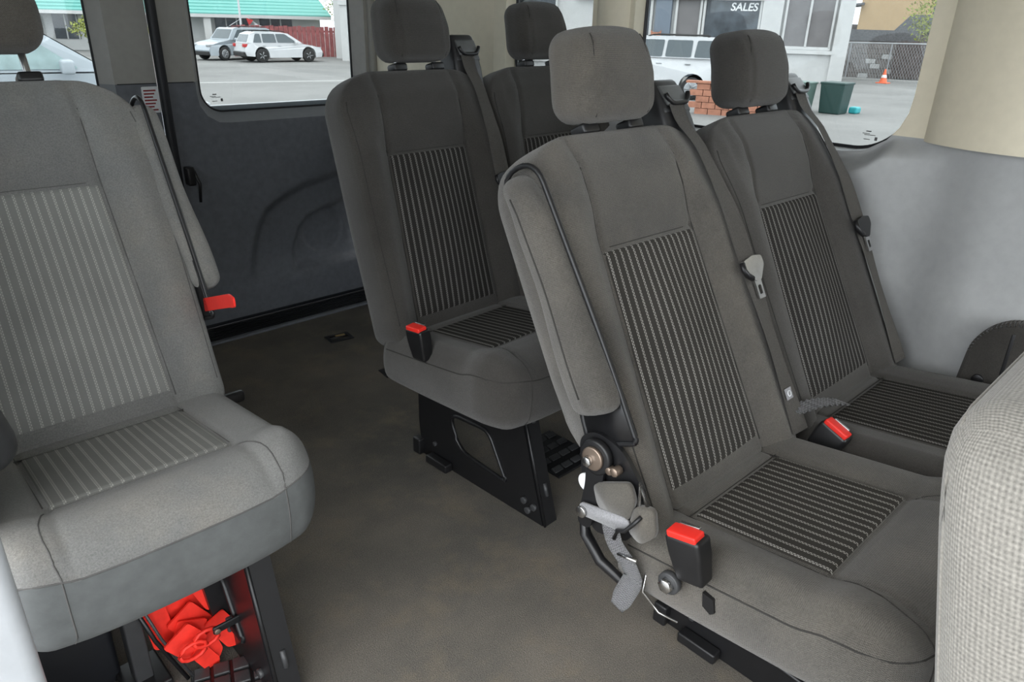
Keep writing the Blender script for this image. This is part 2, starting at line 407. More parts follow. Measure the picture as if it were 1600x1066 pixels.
# right wall behind the sliding door, with its white painted jamb
b3, c3 = win_wall('s', 1.02, RY+.02, 1.25, 2.55, .95, 1.45, .1, mpS, None, low=.0)
bmesh.ops.bisect_plane(b3, geom=b3.verts[:]+b3.edges[:]+b3.faces[:], plane_co=(0, 0, ZB), plane_no=(0, 0, 1))
for f_ in b3.faces: f_.material_index = 1 if f_.calc_center_median().z < ZB else 0
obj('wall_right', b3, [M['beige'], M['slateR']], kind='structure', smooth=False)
g3 = glazing(c3, mpS, .05, None, 'window_3'); gasket(c3, mpS, .045, g3, .006)
obj('trim_15', rb((RX-.03, -1.05, .8), (.03, .35, .82), .02), M['beige'], kind='structure')

# ------------------------------------------------------------------ white door jamb beside the sliding door
t_ = obj('trim_14', rb((-.01, .775, .75), (.052, .03, .87), .018, n=(2, 2, 8)), M['jamb'], kind='structure')

# ------------------------------------------------------------------ seats
HW = .243                                   # half width of one seat
class Seat:
    """geometry of one seat in bench coordinates: u across, v rearwards from the crease, z up"""
    def __init__(s, u0, rec, zp, fab, st, seam, nstripe=13, flip=1, fascia=None, torn=False, sc=1.0, hr_a=.653, cut=0.0, hu=0.0):
        s.cut = cut; s.hu = hu
        s.u0, s.rec, s.zp, s.fab, s.st, s.seam, s.ns, s.flip, s.fascia, s.hr_a = u0, R(rec), zp, fab, st, seam, nstripe, flip, fascia, hr_a
    def B(s, u, a, n):                       # back coordinates -> bench coordinates
        return (s.u0 + u*s.flip, a*math.sin(s.rec) + n*math.cos(s.rec), s.zp + a*math.cos(s.rec) - n*math.sin(s.rec))
    def hp(s, a): return .146 - .014*min(a, .44)/.44 - .004*max(0, a-.44)/.2
    def front(s, u, a):                      # n of the front face of the back
        e = abs(u) - s.hp(a)
        n = -.004 - .030*sstep(-.01, .055, e)*(1 - .75*sstep(.42, .60, a)) + .010*sstep(.06, .10, e)
        n -= .012*math.sin(math.pi*max(0, min(1, a/.44)))*sstep(.0, -.14, e)
        n += .006*gauss(e, .006)
        if e < 0: n += .006*gauss(a-.432, .006)
        n -= .010*sstep(.44, .52, a)*(1-sstep(.02, .06, e))
        n += .02*sstep(.56, .64, a)
        return n
    def outl(s, a):                          # half width of the outline at height a
        top, r_ = .632, .10
        w_ = HW - .004*sstep(.3, 0, a)
        if a > top - r_:
            q = min(1, (a-top+r_)/r_); w_ = HW - r_*1.15 + r_*1.15*math.sqrt(max(0, 1-q*q))*.999 
        return w_
    def back(s, root):
        def f(x, y, z):
            a = .29 + z; u = x; t = sstep(.0, -.052, y)
            w_ = s.outl(min(a, .6319)); u *= max(.3, w_/HW)
            n = .040 + y*(1.4 if s.cut > .1 and y > 0 else 1.0)
            n = n*(1-t) + (s.front(u, a) + (.040 - .055 - s.front(0, .2))*0)*t
            n += .012*sstep(.3, .0, a)*(1-t)*0 
            if s.cut and a < .25:
                ac = -.05 + s.cut*max(0, (n+.015))/.11; a = ac + (a+.05)*(.25-ac)/.30
            return s.B(u, a, n)
        s.backf = lambda p: rpt((HW, .055, .342), .040, f, p)[0]
        bm = rbox(bmesh.new(), (HW, .055, .342), .040, (66, 5, 84), f)
        b = obj('backrest', bm, M[s.fab], root)
        # striped panel
        def fn(i, j):
            a = .006 + .424*j; w_ = s.hp(a) - .003; u = -w_ + 2*w_*i
            e = min(i, 1-i, j, 1-j)
            return s.B(u, a, s.front(u, a) - .0022*sstep(0, .03, e) + .001)
        obj('striped_panel', grid(fn, 40, 60, uv=lambda i, j: (i*s.ns, j*.424)), M[s.st], b)
        for sg in (-1, 1):
            obj('seam', tube([s.B(sg*s.hp(a)*1.0, a, s.front(sg*s.hp(a), a)-.0004) for a in [.0+.0285*i for i in range(21)]], .0014, seg=5), M[s.seam], b)
            obj('seam', tube([s.backf((sg*(HW-.012), -.0551, -.28+.55*i/24)) for i in range(25)], .0012, seg=5), M[s.seam], b)
        obj('seam', tube([s.B(u, .432, s.front(u, .432)-.0004) for u in [-.132+.0264*i for i in range(11)]], .0012, seg=5), M[s.seam], b)
        return b
    # cushion: top surface height over (u, v)
    def top(s, u, v):
        w_ = -v                                        # forward distance
        z = s.zp - .018 + .125*(w_ + .0)
        e = abs(u) - (.140 + .012*w_)
        z += .012*sstep(-.01, .05, e) - .012*sstep(.06, .095, e)
        ff = w_ - .275
        z += .010*sstep(-.005, .05, ff) - .022*sstep(.07, .15, ff)
        z -= .006*gauss(e, .006) * (1 if w_ < .29 else .5)
        if e < 0: z -= .006*gauss(ff, .006) + .005*gauss(w_-.038, .007)
        return z
    def cushion(s, root, u_add=0.0):
        zb0 = s.zp - (.135 if s.cut else .150)
        VF, VR = -.425, .035
        def f(x, y, z):
            v = (VF+VR)/2 + y; u = x
            t = (z + .065)/.13
            bulge = .012*math.sin(math.pi*max(0, min(1, t)))*sstep(.17, .24, abs(u))
            # plan: front corners rounded off
            q = max(0, (-v - .33))/.095; u *= 1 - .13*max(0, q)**2.2
            v2 = v + .035*(abs(u)/HW)**3*sstep(.25, .42, -v)
            zt = s.top(u, v); zbm = zb0 + (.030 if s.cut else .012)*sstep(.0, .42, -v)
            zz = zbm + (zt - zbm)*t
            return (s.u0 + s.flip*(u + math.copysign(bulge, u)), v2 - .010*math.sin(math.pi*t)*sstep(.36, .42, -v), zz)
        H_ = (HW-.006, (VR-VF)/2, .065)
        bm = rbox(bmesh.new(), H_, .030, (66, 62, 10), f)
        S_ = lambda p: rpt(H_, .030, f, p)[0]
        mats = [M[s.fab]]
        if s.fascia:
            mats.append(M[s.fascia]); bm.normal_update()
            for f_ in bm.faces:
                c = f_.calc_center_median()
                zt = s.top(c.x - s.u0, max(c.y, -.42)); zbm = zb0 + (.030 if s.cut else .012)*sstep(.0, .42, -c.y)
                if c.z < zbm + .765*(zt - zbm): f_.material_index = 1
        c = obj('cushion', bm, mats, root)
        def fn(i, j):
            w_ = .042 + .23*j; hw = .140 + .012*w_ - .003; u = -hw + 2*hw*i; e = min(i, 1-i, j, 1-j)
            return (s.u0 + s.flip*u, -w_, s.top(u, -w_) + .0022*sstep(0, .03, e) - .001)
        obj('striped_panel', grid(fn, 40, 40, uv=lambda i, j: (i*s.ns, j*.23)), M[s.st], c)
        V0 = (VF+VR)/2
        for sg in (-1, 1):                    # lengthwise panel seams run on to the front and down the fascia
            obj('seam', tube([(s.u0+s.flip*sg*(.140+.012*w_), -w_, s.top(.140+.012*w_, -w_)+.0003) for w_ in [-.02+.0345*i for i in range(9)]], .0013, seg=5), M[s.seam], c)
            obj('seam', tube([S_((sg*(.143+.04*i/8), -.275-V0-.149*i/8, .0651)) for i in range(9)] + [S_((sg*.185, -.2305, .060-.122*i/12)) for i in range(13)], .0013, seg=5), M[s.seam], c)
        rim = [(-(HW-.0055), .20-.40*i/22) for i in range(22)] + [(-.237, -.214), (-.228, -.2255)] + [(-.21+.42*i/24, -.2305) for i in range(25)] + [(.228, -.2255), (.237, -.214)] + [(HW-.0055, -.20+.40*i/22) for i in range(1, 23)]
        obj('seam', tube([S_((a_, b_, .036)) for a_, b_ in rim], .0015, seg=5), M[s.seam], c)
        for w_ in (.275, .038):
            obj('seam', tube([(s.u0 + s.flip*(-.143+.286*i/10), -w_, s.top(-.143+.286*i/10, -w_)+.0003) for i in range(11)], .0012, seg=5), M[s.seam], c)
        return c
    def headrest(s, root, da=0.0):
        a0 = s.hr_a + .083 + da
        def f(x, y, z):
            t = (z+.075)/.15
            x *= 1 - .13*sstep(.45, 1.05, t) - .07*sstep(.3, 0, t); z += .010*(1-(x/.106)**2)*sstep(.6, 1, t)
            y = y + .012*sstep(.5, 1, t) - .009*(1-(x/.11)**2)*sstep(.02, -.04, y) + .004*gauss(abs(x)-.075, .005)*sstep(0, -.035, y)
            b0 = Vector(s.B(x + .014 + s.hu, s.hr_a + .004, .030)); tl = R(9); zz = z + .070
            return b0 + Vector((0, zz*math.sin(tl) + y*math.cos(tl), zz*math.cos(tl) - y*math.sin(tl)))
        HH = (.105, .046, .075)
        h = obj('headrest', rbox(bmesh.new(), HH, .032, (26, 6, 16), f), M[s.fab], root)
        for sg in (-1, 1):
            obj('seam', tube([rpt(HH, .032, f, (sg*.076, -.0461, -.071 + .142*q))[0] for q in [i/14 for i in range(15)]], .0011, seg=5), M[s.seam], h)
        for sg in (-1, 1):
            g = obj('post_guide', rb(s.B(.014+s.hu+sg*.062, .640, .028), (.021, .018, .010), .006, rot=Matrix.Rotation(-s.rec, 3, 'X')), M['black'], root)
            bm = cyl(s.B(.014+s.hu+sg*.062, .655+da/2, .030), Vector(s.B(0, 1, 0))-Vector(s.B(0, 0, 0)), .0065, .09+da)
            obj('post', bm, M['chrome'], h)
        return h
    def retractor(s, root, belt='belt', end=None, tongue='chrome'):
        def f(x, y, z):
            y += .012*sstep(.02, .06, z)*0
            return (x, y, z)
        base = obj('belt_retractor', rb((0, 0, 0), (.048, .036, .090), .014, n=(3, 3, 4),
                   f=lambda x, y, z: Vector(s.B(.203 + x*(1-.10*sstep(.0, .07, z)), .632 + z - .05*(y/.052)*sstep(-.02, .09, z)*0, .040 + y + .010*sstep(.02, .09, z)))), M['shell'], root)
        bz = obj('bezel', rb((0, 0, 0), (.043, .006, .032), .012, f=lambda x, y, z: Vector(s.B(.205 + x, .680 + z, .010 + y + .014*sstep(-.03, .03, z)))), M['housing'], base)
        obj('slot', rb((0, 0, 0), (.035, .004, .021), .009, f=lambda x, y, z: Vector(s.B(.205 + x, .684 + z, .002 + y + .012*sstep(-.02, .03, z)))), M['slotgrey'], base)
        tube_pts = [s.B(.205 + q, .684 - .019*(1-abs(q/.036)**5), -.003) for q in [-.036+.0036*i for i in range(21)]]
        obj('hook_lip', tube(tube_pts, .0050), M['blackm'], base)
        # webbing
        def path(t):                          # from the slot down to the crease, hanging just clear of the cloth
            return .196 + .030*t**1.1, .664 - .68*t
        def fn(i, j):
            uc, a = path(j); wd = .0235*(1-.05*math.sin(j*9))
            n = min(s.front(.175, a), s.front(.19, a)) - .009 + .003*math.sin(j*11)*(i-.5)*2; n = n*sstep(0, .10, j) + (-.001)*(1 - sstep(0, .10, j))
            return s.B(uc + (i-.5)*2*wd, a, n)
        bm = grid(fn, 4, 44, uv=lambda i, j: (i*.047, j*.66)); ext = bmesh.ops.solidify(bm, geom=bm.faces[:], thickness=.0016)
        b = obj('seat_belt', bm, M[belt], root)
        # tongue
        uc, a = path(.50)
        P = lambda x, z, t: s.B(uc + x + .006, a - z, s.front(.18, a) - .016 - t)
        body = [(-.034, -.012), (-.036, .006), (-.022, .020), (-.008, .032), (.008, .032), (.020, .018), (.032, .004), (.030, -.014), (.0, -.018)]
        tg = obj('belt_tongue', prism(roundpoly(body, .006), -.005, .005, P), M[tongue], b, smooth=False)
        bl = obj('tongue_grip', tube([P(-.036, -.010, .002), P(-.038, .004, .003), P(-.030, .016, .003), P(-.016, .024, .002)], .0055), M['black'], b)
        bm = bmesh.new(); ringplate(rect4(-.011, .011, .028, .066), rrect4(-.0052, .0052, .040, .058, .002, 3), 6, P, -.002, .002, bm)
        obj('latch_plate', bm, M['chrome'], b, smooth=False)
        return b
    def armrest(s, root, side, fab):
        def f(x, y, z):                       # long pad hung on the side, fatter at the bottom
            t = (z+.20)/.40
            y *= .62 + .38*sstep(1.02, .75, t); y *= .72 + .16*sstep(.6, .2, t)
            n = .004 + y - .030*(1-t) + .006*sstep(.85, 1, t)
            return s.B(side*(HW + .002 + x + .012*sstep(.6, .1, t) + .004*gauss(y, .012)), .382 + z*.95, n + .010)
        A = obj('armrest', rbox(bmesh.new(), (.028, .048, .205), .026, (4, 6, 24), f), M[fab], root)
        bm = tube([f(.0285*1.0, y_, z_) if side*s.flip > 0 else f(.0285, y_, z_) for y_, z_ in [(.002, -.17 + .34*i/12) for i in range(13)]], .0014, seg=5)
        obj('seam', bm, M[s.seam], A)
        # recess surround
        pts = roundpoly([(.590, -.026), (.590, .058), (.19, .040), (.135, .045), (.13, -.058), (.30, -.050)], [.05, .05, .02, .012, .012, .1], 6)
        ring = [s.B(side*(HW-.001), a, n) for a, n in pts]
        obj('armrest_surround', tube(ring, .0045, closed=True), M['black'], root)
        poly = roundpoly([(.25, -.050), (.134, -.055), (.138, .040), (.22, .038)], .008)
        obj('armrest_pocket', prism(poly, HW-.006, HW+.0005, lambda a, n, t: s.B(side*t, a, n)), M['blackm'], root)
        return A

def leg_frame(root, u, zt, vf=-.32, name='leg_frame'):
    P = lambda v, z, t: (u + t, v, z)
    outer = [[(-.395, .0), (.09, .0)], [(.09, .0), (.105, .10), (.105, zt)], [(.105, zt), (-.30, zt-.02)], [(-.30, zt-.02), (-.395, .0)]]
    hole = roundpoly([(-.265, .070), (-.075, .085), (-.032, .19), (-.19, .20)], [.02, .045, .045, .03], 8)
    i0 = len(hole)//4
    n = len(hole); H = [hole[i*n//4: (i+1)*n//4+1] + ([hole[0]] if i == 3 else []) for i in range(4)]
    # start from the middle of each rounded corner
    hh = hole[4:] + hole[:4]; H = [hh[i*n//4:(i+1)*n//4+1] if i < 3 else hh[3*n//4:] + [hh[0]] for i in range(4)]
    bm = bmesh.new(); ringplate(outer, H, 12, P, -.003, .003, bm)
    lg = obj(name, bm, M['blackm'], root, smooth=False)
    obj('hole_lip', tube([P(v, z, -.004) for v, z in hole], .006, closed=True), M['blackm'], lg)
    # folded flange along the leaning front edge
    fl = bmesh.new(); a0, a1 = Vector((u, -.305, zt-.01)), Vector((u, -.40, .0))
    for c in (0,):
        prism([(0, 0), (.044, 0), (.044, 1), (0, 1)], -.003, .003, lambda a, b_, t: Vector((u + a, 0, 0)) + Vector((0, a0.y, a0.z)).lerp(Vector((0, a1.y, a1.z)), b_) + Vector((0, t, 0)), fl)
    F_ = obj('front_flange', fl, M['blackm'], lg, smooth=False)
    obj('flange_edge', tube([a0 + Vector((0, -.002, 0)), a1 + Vector((0, -.002, 0))], .004), M['blackm'], lg)
    for q in (.13, .72):
        c = a0.lerp(a1, q) + Vector((.024, -.004, 0)); dd = (a1-a0).normalized()
        obj('slot', tube([c - dd*.018, c + dd*.018], .0055), M['housing'], lg)
    for v, z in ((-.33, .05), (-.345, .026), (-.365, .045)):
        obj('bolt', cyl(P(v, z, -.006), (1, 0, 0), .0095, .010), M['housing'], lg)
    for v, z in ((.03, .06), (.03, zt-.12)):
        obj('bolt', cyl(P(v, z, -.006), (1, 0, 0), .007, .008), M['housing'], lg)
    obj('floor_clamp', rb(P(.0, .014, -.018), (.014, .045, .013), .005), M['black'], lg)
    obj('floor_clamp', rb(P(.10, .028, -.01), (.012, .016, .026), .005), M['black'], lg)
    return lg

def buckle(root, c, rot, name='belt_buckle', stalk=True):
    """c: top centre; body hangs down; rot 3x3"""
    Mx = rot; c = Vector(c); P = lambda v: Mx @ Vector(v) + c
    b = obj(name, rb((0, 0, 0), (.017, .030, .040), .007, n=(2, 2, 3), f=lambda x, y, z: P((x*(1-.12*sstep(0, -.04, z)), y*(1-.22*sstep(.02, -.04, z)), z-.042))), M['black'], root)
    obj('release_button', rb((0, 0, 0), (.0125, .025, .006), .003, f=lambda x, y, z: P((x - .003, y, z - .0005))), M['red'], b)
    obj('latch_slot', rb((0, 0, 0), (.003, .017, .002), .001, f=lambda x, y, z: P((x + .011, y, z + .005))), M['chrome'], b)
    if stalk: obj('buckle_stalk', rb((0, 0, 0), (.004, .016, .03), .004, f=lambda x, y, z: P((x, y, z - .10))), M['black'], b)
    return b

# --- bench on the left side, nearest the camera
bR = thing('bench_seat', 'two-place charcoal bench nearest the camera, armrest on its aisle side', 'bench seat', (1.043, .530, 0), R(-.5), 'rows of fabric bench seats')
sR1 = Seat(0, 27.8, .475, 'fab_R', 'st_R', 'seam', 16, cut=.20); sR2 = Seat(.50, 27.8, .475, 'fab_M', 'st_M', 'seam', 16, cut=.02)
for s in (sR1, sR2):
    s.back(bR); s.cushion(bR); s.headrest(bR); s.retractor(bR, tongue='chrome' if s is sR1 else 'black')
sR1.armrest(bR, -1, 'fab_R')
leg_frame(bR, .06, .34); leg_frame(bR, .62, .34)
rotb = Matrix.Rotation(R(12), 3, 'X') @ Matrix.Rotation(R(-16), 3, 'Y')
buckle(bR, (-.268, -.108, .535), Matrix.Rotation(R(-6), 3, 'Y') @ Matrix.Rotation(R(-14), 3, 'X'), stalk=False)
buckle(bR, (.262, -.098, .498), Matrix.Rotation(R(8), 3, 'Y') @ Matrix.Rotation(R(22), 3, 'X'))
# --- bench one row further back
bM = thing('bench_seat', 'two-place dark bench in the next row back, without armrest, in front of the rear door', 'bench seat', (1.19, 1.43, 0), R(2.0), 'rows of fabric bench seats')
sM1 = Seat(0, 15.9, .475, 'fab_M', 'st_M', 'seam', 15, hr_a=.655, hu=.022); sM2 = Seat(.49, 15.9, .475, 'fab_M', 'st_M', 'seam', 15, hr_a=.655, hu=.01)
for s in (sM1, sM2):
    s.back(bM); s.cushion(bM); s.headrest(bM); s.retractor(bM, tongue='black')
leg_frame(bM, -.065, .34); leg_frame(bM, .62, .34)
buckle(bM, (-.250, -.130, .530), Matrix.Rotation(R(-6), 3, 'Y') @ Matrix.Rotation(R(-6), 3, 'X'))
# --- single seat across the aisle
bL = thing('single_seat', 'pale grey single seat across the aisle, beside the white door jamb', 'seat', (.265, 1.374, 0), R(-.4), 'rows of fabric bench seats')
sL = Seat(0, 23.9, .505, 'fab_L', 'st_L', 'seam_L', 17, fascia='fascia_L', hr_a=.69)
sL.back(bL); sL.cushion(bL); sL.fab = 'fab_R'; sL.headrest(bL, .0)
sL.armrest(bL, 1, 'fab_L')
leg_frame(bL, .115, .38)
# --- seat back right in front of the lens
bF = thing('bench_seat', 'pale knit seat back cut off by the right edge, closest to the camera', 'bench seat', (.77, -.305, 0), 0, 'rows of fabric bench seats')
def fF(x, y, z):
    a = z
    q = max(0, (z - .19)/.10); x *= 1 - .12*min(1, q)**2
    return Vector((x, .30 + .060 + y + (z-.25)*.22 , .655 + z))
obj('backrest', rbox(bmesh.new(), (.245, .055, .30), .05, (30, 6, 40), fF), M['fab_F'], bF)
HF = (.245, .055, .30)
sm = [(-.232, .056, -.28+.52*i/16) for i in range(17)] + [(-.215+.43*i/12, .056, .287) for i in range(13)]
obj('seam', tube([rpt(HF, .05, fF, p)[0] for p in sm], .0016, seg=6), M['fab_F'], bF)
obj('cushion', rb((0, -.12, .42), (.24, .25, .07), .05, n=(8, 8, 3)), M['fab_R'], bF)
leg_frame(bF, .0, .34)

# ------------------------------------------------------------------ details on the near bench: recliner, straps, labels
S1 = -.247
side = lambda v, z, t=0: (S1 - t, v, z)
rc = obj('recliner', prism(roundpoly([(.118, .585), (.085, .61), (.03, .60), (-.02, .545), (.0, .44), (.075, .42), (.10, .48)], .02), -.004, .004, lambda v, z, t: side(v, z, t)), M['blackm'], bR, smooth=False)
obj('pivot_disc', cyl(side(.073, .571, .012), (1, 0, 0), .030, .012, seg=28), M['black'], rc)
obj('pivot_washer', cyl(side(.073, .571, .021), (1, 0, 0), .020, .006, seg=28), M['rusty'], rc)
obj('pivot_bolt', cyl(side(.078, .566, .027), (1, 0, 0), .009, .010, seg=6), M['chrome'], rc)
obj('bolt', cyl(side(.030, .566, .014), (1, 0, 0), .008, .016, seg=8), M['rusty'], rc)
obj('bolt', cyl(side(.043, .560, .012), (1, 0, 0), .007, .012, seg=8), M['rusty'], rc)
obj('white_cap', cyl(side(.092, .511, .008), (1, 0, 0), .016, .006), M['paint_cap'] if 'paint_cap' in M else M['white'], rc)
obj('recliner_arm', prism(roundpoly([(.095, .585), (.05, .585), (.055, .52), (.072, .43), (.100, .43), (.088, .52)], .015), .010, .016, lambda v, z, t: side(v, z, t)), M['blackm'], rc, smooth=False)
obj('curved_bar', tube([side(.10, .455, .006), side(.085, .41, .008), side(.05, .375, .008), side(.0, .36, .006), side(-.01, .37, .004)], [.007, .010, .010, .008, .006]), M['blackm'], rc)
obj('rod', tube([side(-.03, .53, .008), side(-.012, .56, .008), side(-.018, .52, .012), side(-.035, .50, .012)], .004), M['chrome'], rc)
def cloth(P, t0, th, fn=None, k=5):
    bm = bmesh.new(); prism(roundpoly(P, .012, k), t0, t0+th, lambda v, z, t: side(v, z, t + (fn(v, z) if fn else 0)), bm); return bm
obj('torn_cover', cloth([(.068, .527), (-.0, .562), (-.014, .535), (-.008, .50), (.012, .476), (.055, .49)], .012, .010), M['fab_R'], bR)
obj('torn_cover', cloth([(-.012, .525), (-.045, .535), (-.055, .49), (-.03, .462), (-.004, .475)], .006, .012), M['fab_R'], bR)
st = obj('loose_strap', cloth([(.092, .480), (.085, .458), (.0, .472), (-.012, .495), (.0, .50)], .020, .005), M['greybelt'], bR)
obj('rivet', cyl(side(.082, .467, .028), (1, 0, 0), .010, .006), M['chrome'], st)
obj('wire_hook', tube([side(.012, .455, .028), side(.006, .475, .03), side(-.008, .482, .03), side(-.02, .50, .026), side(-.028, .515, .02)], .0035, seg=6), M['black'], st)
def hang(i, j):
    P = [(.030, .475), (.012, .445), (-.015, .42), (-.024, .39), (-.014, .358), (-.004, .322)]
    x = j*(len(P)-1); q = min(int(x), len(P)-2); a = Vector(P[q]).lerp(Vector(P[q+1]), x-q); dd = (Vector(P[q+1])-Vector(P[q])).normalized()
    n = Vector((-dd.y, dd.x)); wd = .0185*(1 - .3*sstep(.88, 1, j)); p = a + n*(i-.5)*2*wd
    return side(p.x, p.y, .020 + .006*math.sin(j*7))
bm = grid(hang, 3, 24, uv=lambda i, j: (i*.03, j*.2)); bmesh.ops.solidify(bm, geom=bm.faces[:], thickness=.002); hs_ = obj('hanging_strap', bm, M['greybelt'], bR)
obj('strap_pin', tube([side(.002, .43, .027), side(-.034, .438, .027)], .0028, seg=6), M['chrome'], hs_)
obj('anchor_bolt', cyl((-.268, -.093, .433), (1, 0, 0), .018, .012, seg=24), M['housing'], bR)
b_ = obj('anchor_nut', cyl((-.277, -.093, .433), (1, 0, 0), .012, .014, seg=6), M['chrome'], bR)
obj('wire_loop', tube([(-.245, -.035, .41), (-.255, -.040, .37), (-.25, -.07, .345), (-.24, -.10, .34)], .0022, seg=5), M['steelwire'] if 'steelwire' in M else M['chrome'], bR)
obj('cover_tear', prism([(-.140, .437), (-.158, .434), (-.163, .412), (-.157, .406), (-.143, .413)], -.2465, -.2535, lambda v, z, t: (t, v, z)), M['blackm'], bR, smooth=False)
# square airbag tag and the care label
tg = obj('cover_tag', prism([(-.011, -.011), (.011, -.011), (.011, .011), (-.011, .011)], -.0015, .0, lambda a, b, t: sR1.B(.216 + a, .065 + b, sR1.front(.205, .065) - .010 + t)), M['greybelt'], bR, smooth=False)
obj('tag_mark', tube([sR1.B(.216 + .0055*math.cos(q*.628), .065 + .0055*math.sin(q*.628), sR1.front(.205, .065) - .0122) for q in range(10)], .001, closed=True, seg=5), M['paint_c'] if 'paint_c' in M else M['white'], tg)
ca, cn = .055, -.014
cl = obj('care_label', prism([(-.024, -.018), (.024, -.014), (.024, .024), (-.024, .020)], -.0012, .0, lambda a, b, t: sR2.B(.232 + a, ca + b, cn + t)), M['black'], bR, smooth=False)
for i in range(6):
    obj('print_line', prism([(-.018, .012-.005*i), (.018-.005*(i % 3), .0145-.005*i), (.018-.005*(i % 3), .0160-.005*i), (-.018, .0135-.005*i)], -.0018, -.0012, lambda a, b, t: sR2.B(.232 + a, ca + b, cn + t)), M['greybelt'], cl, smooth=False)
# grey adjuster strap beside the middle buckle
def lap(i, j): return (.225 + .100*j, -.018 - .055*j + (i-.5)*.036, .515 + .012*math.sin(j*2.6) + .003*math.sin(j*60))
bm = grid(lap, 3, 30, uv=lambda i, j: (i*.03, j*.12)); bmesh.ops.solidify(bm, geom=bm.faces[:], thickness=.002); obj('lap_strap', bm, M['greybelt'], bR)

# ------------------------------------------------------------------ single seat: pull strap, recliner
sLside = HW + .004
obj('pull_strap', prism(roundpoly([(.03, .650), (-.10, .697), (-.122, .703), (-.122, .722), (-.10, .724), (.03, .678)], .006), sLside-.01, sLside-.006, lambda v, z, t: (t, v, z)), M['red'], bL, smooth=False)
lr = obj('recliner', prism(roundpoly([(.11, .55), (.14, .52), (.12, .38), (.04, .36), (.02, .44), (.06, .52)], .02), HW-.01, HW+.006, lambda v, z, t: (t, v, z)), M['blackm'], bL, smooth=False)
obj('recliner_arm', tube([(HW+.012, .17, .515), (HW+.016, .155, .44), (HW+.018, .125, .375)], .011), M['housing'], lr)
obj('lever', rb((HW+.05, .135, .385), (.040, .010, .014), .008, n=(3, 1, 1)), M['black'], lr)
# red folded webbing and its holder under the seat
rbn = thing('webbing_bundle', 'crumpled bundle of bright red straps stuffed under the grey seat', 'straps', (.29, 1.20, .0))
rnd = random.Random(5)
FL = [((-.02, .26), (.045, .10), .050), ((.035, .26), (.030, .13), .050), ((-.045, .22), (-.030, .075), .022), ((.045, .20), (.075, .115), .022), ((.0, .14), (.055, .045), .030),
      ((.02, .12), (-.005, .055), .028), ((.055, .11), (.095, -.005+.03), .022), ((.03, .08), (.045, .012), .020), ((-.02, .12), (.02, .06), .030), ((.01, .07), (.04, .004), .016)]
for i, (a, b, wd) in enumerate(FL):
    a, b = Vector((a[0], a[1])), Vector((b[0], b[1])); dd = (b-a).normalized(); n = Vector((-dd.y, dd.x)); L_ = (b-a).length
    y0 = .02 - .006*i + rnd.uniform(-.003, .003); tl = rnd.uniform(-.15, .15)
    poly = [tuple(a + n*wd), tuple(a - n*wd), tuple(b - n*wd - dd*wd*.55), tuple(b - n*wd*.35), tuple(b + n*wd*.35), tuple(b + n*wd - dd*wd*.75)]
    bm = bmesh.new(); prism(roundpoly(poly, .006, 3), 0, .004, lambda x, z, t: (x, y0 + t + (x)*tl - .10*(.2-z)*.6, max(.004, z)), bm)
    obj('strap_fold', bm, M['redcloth'], rbn, smooth=False)
for c in ((.028, .10), (.0, .085)):
    obj('strap_loop', tube([(c[0] + .026*math.cos(q*.523), -.055, c[1] + .018*math.sin(q*.523)) for q in range(12)], .004, closed=True), M['redcloth'], rbn)
kt = obj('keeper_tab', rb((.075, -.075, .125), (.040, .003, .0085), .003), M['black'], rbn); obj('rivet', cyl((.042, -.080, .125), (0, 1, 0), .006, .006), M['rusty'], rbn)
tr = thing('strap_holder', 'black angled metal holder behind the red straps under the grey seat', 'bracket', (.30, 1.25, .0))
obj('rail', tube([(-.085, -.06, .22), (-.062, -.07, .12), (-.025, -.09, .012)], .0045, seg=6), M['blackm'], tr)
obj('rail', tube([(-.075, -.065, .22), (-.052, -.075, .12), (-.015, -.095, .012)], .003, seg=6), M['housing'], tr)
obj('tray', prism([(.035, .22), (.075, .20), (.125, .10), (.12, .055), (.055, .055), (.045, .12)], -.07, .04, lambda a, b, t: (a, t, b)), M['black'], tr, smooth=False)
obj('tray_lip', rb((.10, -.08, .08), (.035, .006, .018), .004), M['housing'], tr)
obj('side_plate', prism([(.06, .30), (.10, .29), (.12, .14), (.09, .10)], -.02, .02, lambda a, b, t: (a, t, b)), M['blackm'], tr, smooth=False)
dt = thing('red_cloth_strip', 'dark red strip tucked beside the front leg of the grey seat', 'strap', (.372, 1.19, .17)); obj('strip', prism([(-.02, .12), (.005, .12), (.005, -.02)], -.003, .003, lambda a, b, t: (a, t, b)), M['darkred'], dt, smooth=False)
bx_ = thing('black_box', 'black box on the floor under the grey seat, at the lower left corner', 'box', (.10, 1.42, 0))  # plain black box added to fill the dark lower left corner
obj('box_body', rb((0, 0, .09), (.085, .17, .088), .012), M['rubber'], bx_); obj('box_lid', rb((0, 0, .186), (.088, .173, .008), .006), M['black'], bx_)
sc_ = thing('support_post', 'grey upright seat post left of the red straps', 'post', (.212, 1.22, 0))
obj('post', rb((0, 0, .17), (.016, .02, .17), .004), M['housing'], sc_); obj('foot', rb((0, 0, .012), (.04, .05, .012), .005), M['black'], sc_)
mt_ = thing('rubber_step_pad', 'black rubber pad of raised squares at the foot of the grey seat', 'pad', (.33, 1.08, 0), R(-20))
obj('pad_base', rb((0, 0, .006), (.075, .075, .006), .004), M['black'], mt_)
for i in range(4):
    for j in range(4): obj('raised_square', rb((-.054+i*.036, -.054+j*.036, .014), (.015, .015, .004), .003), M['housing'], mt_)

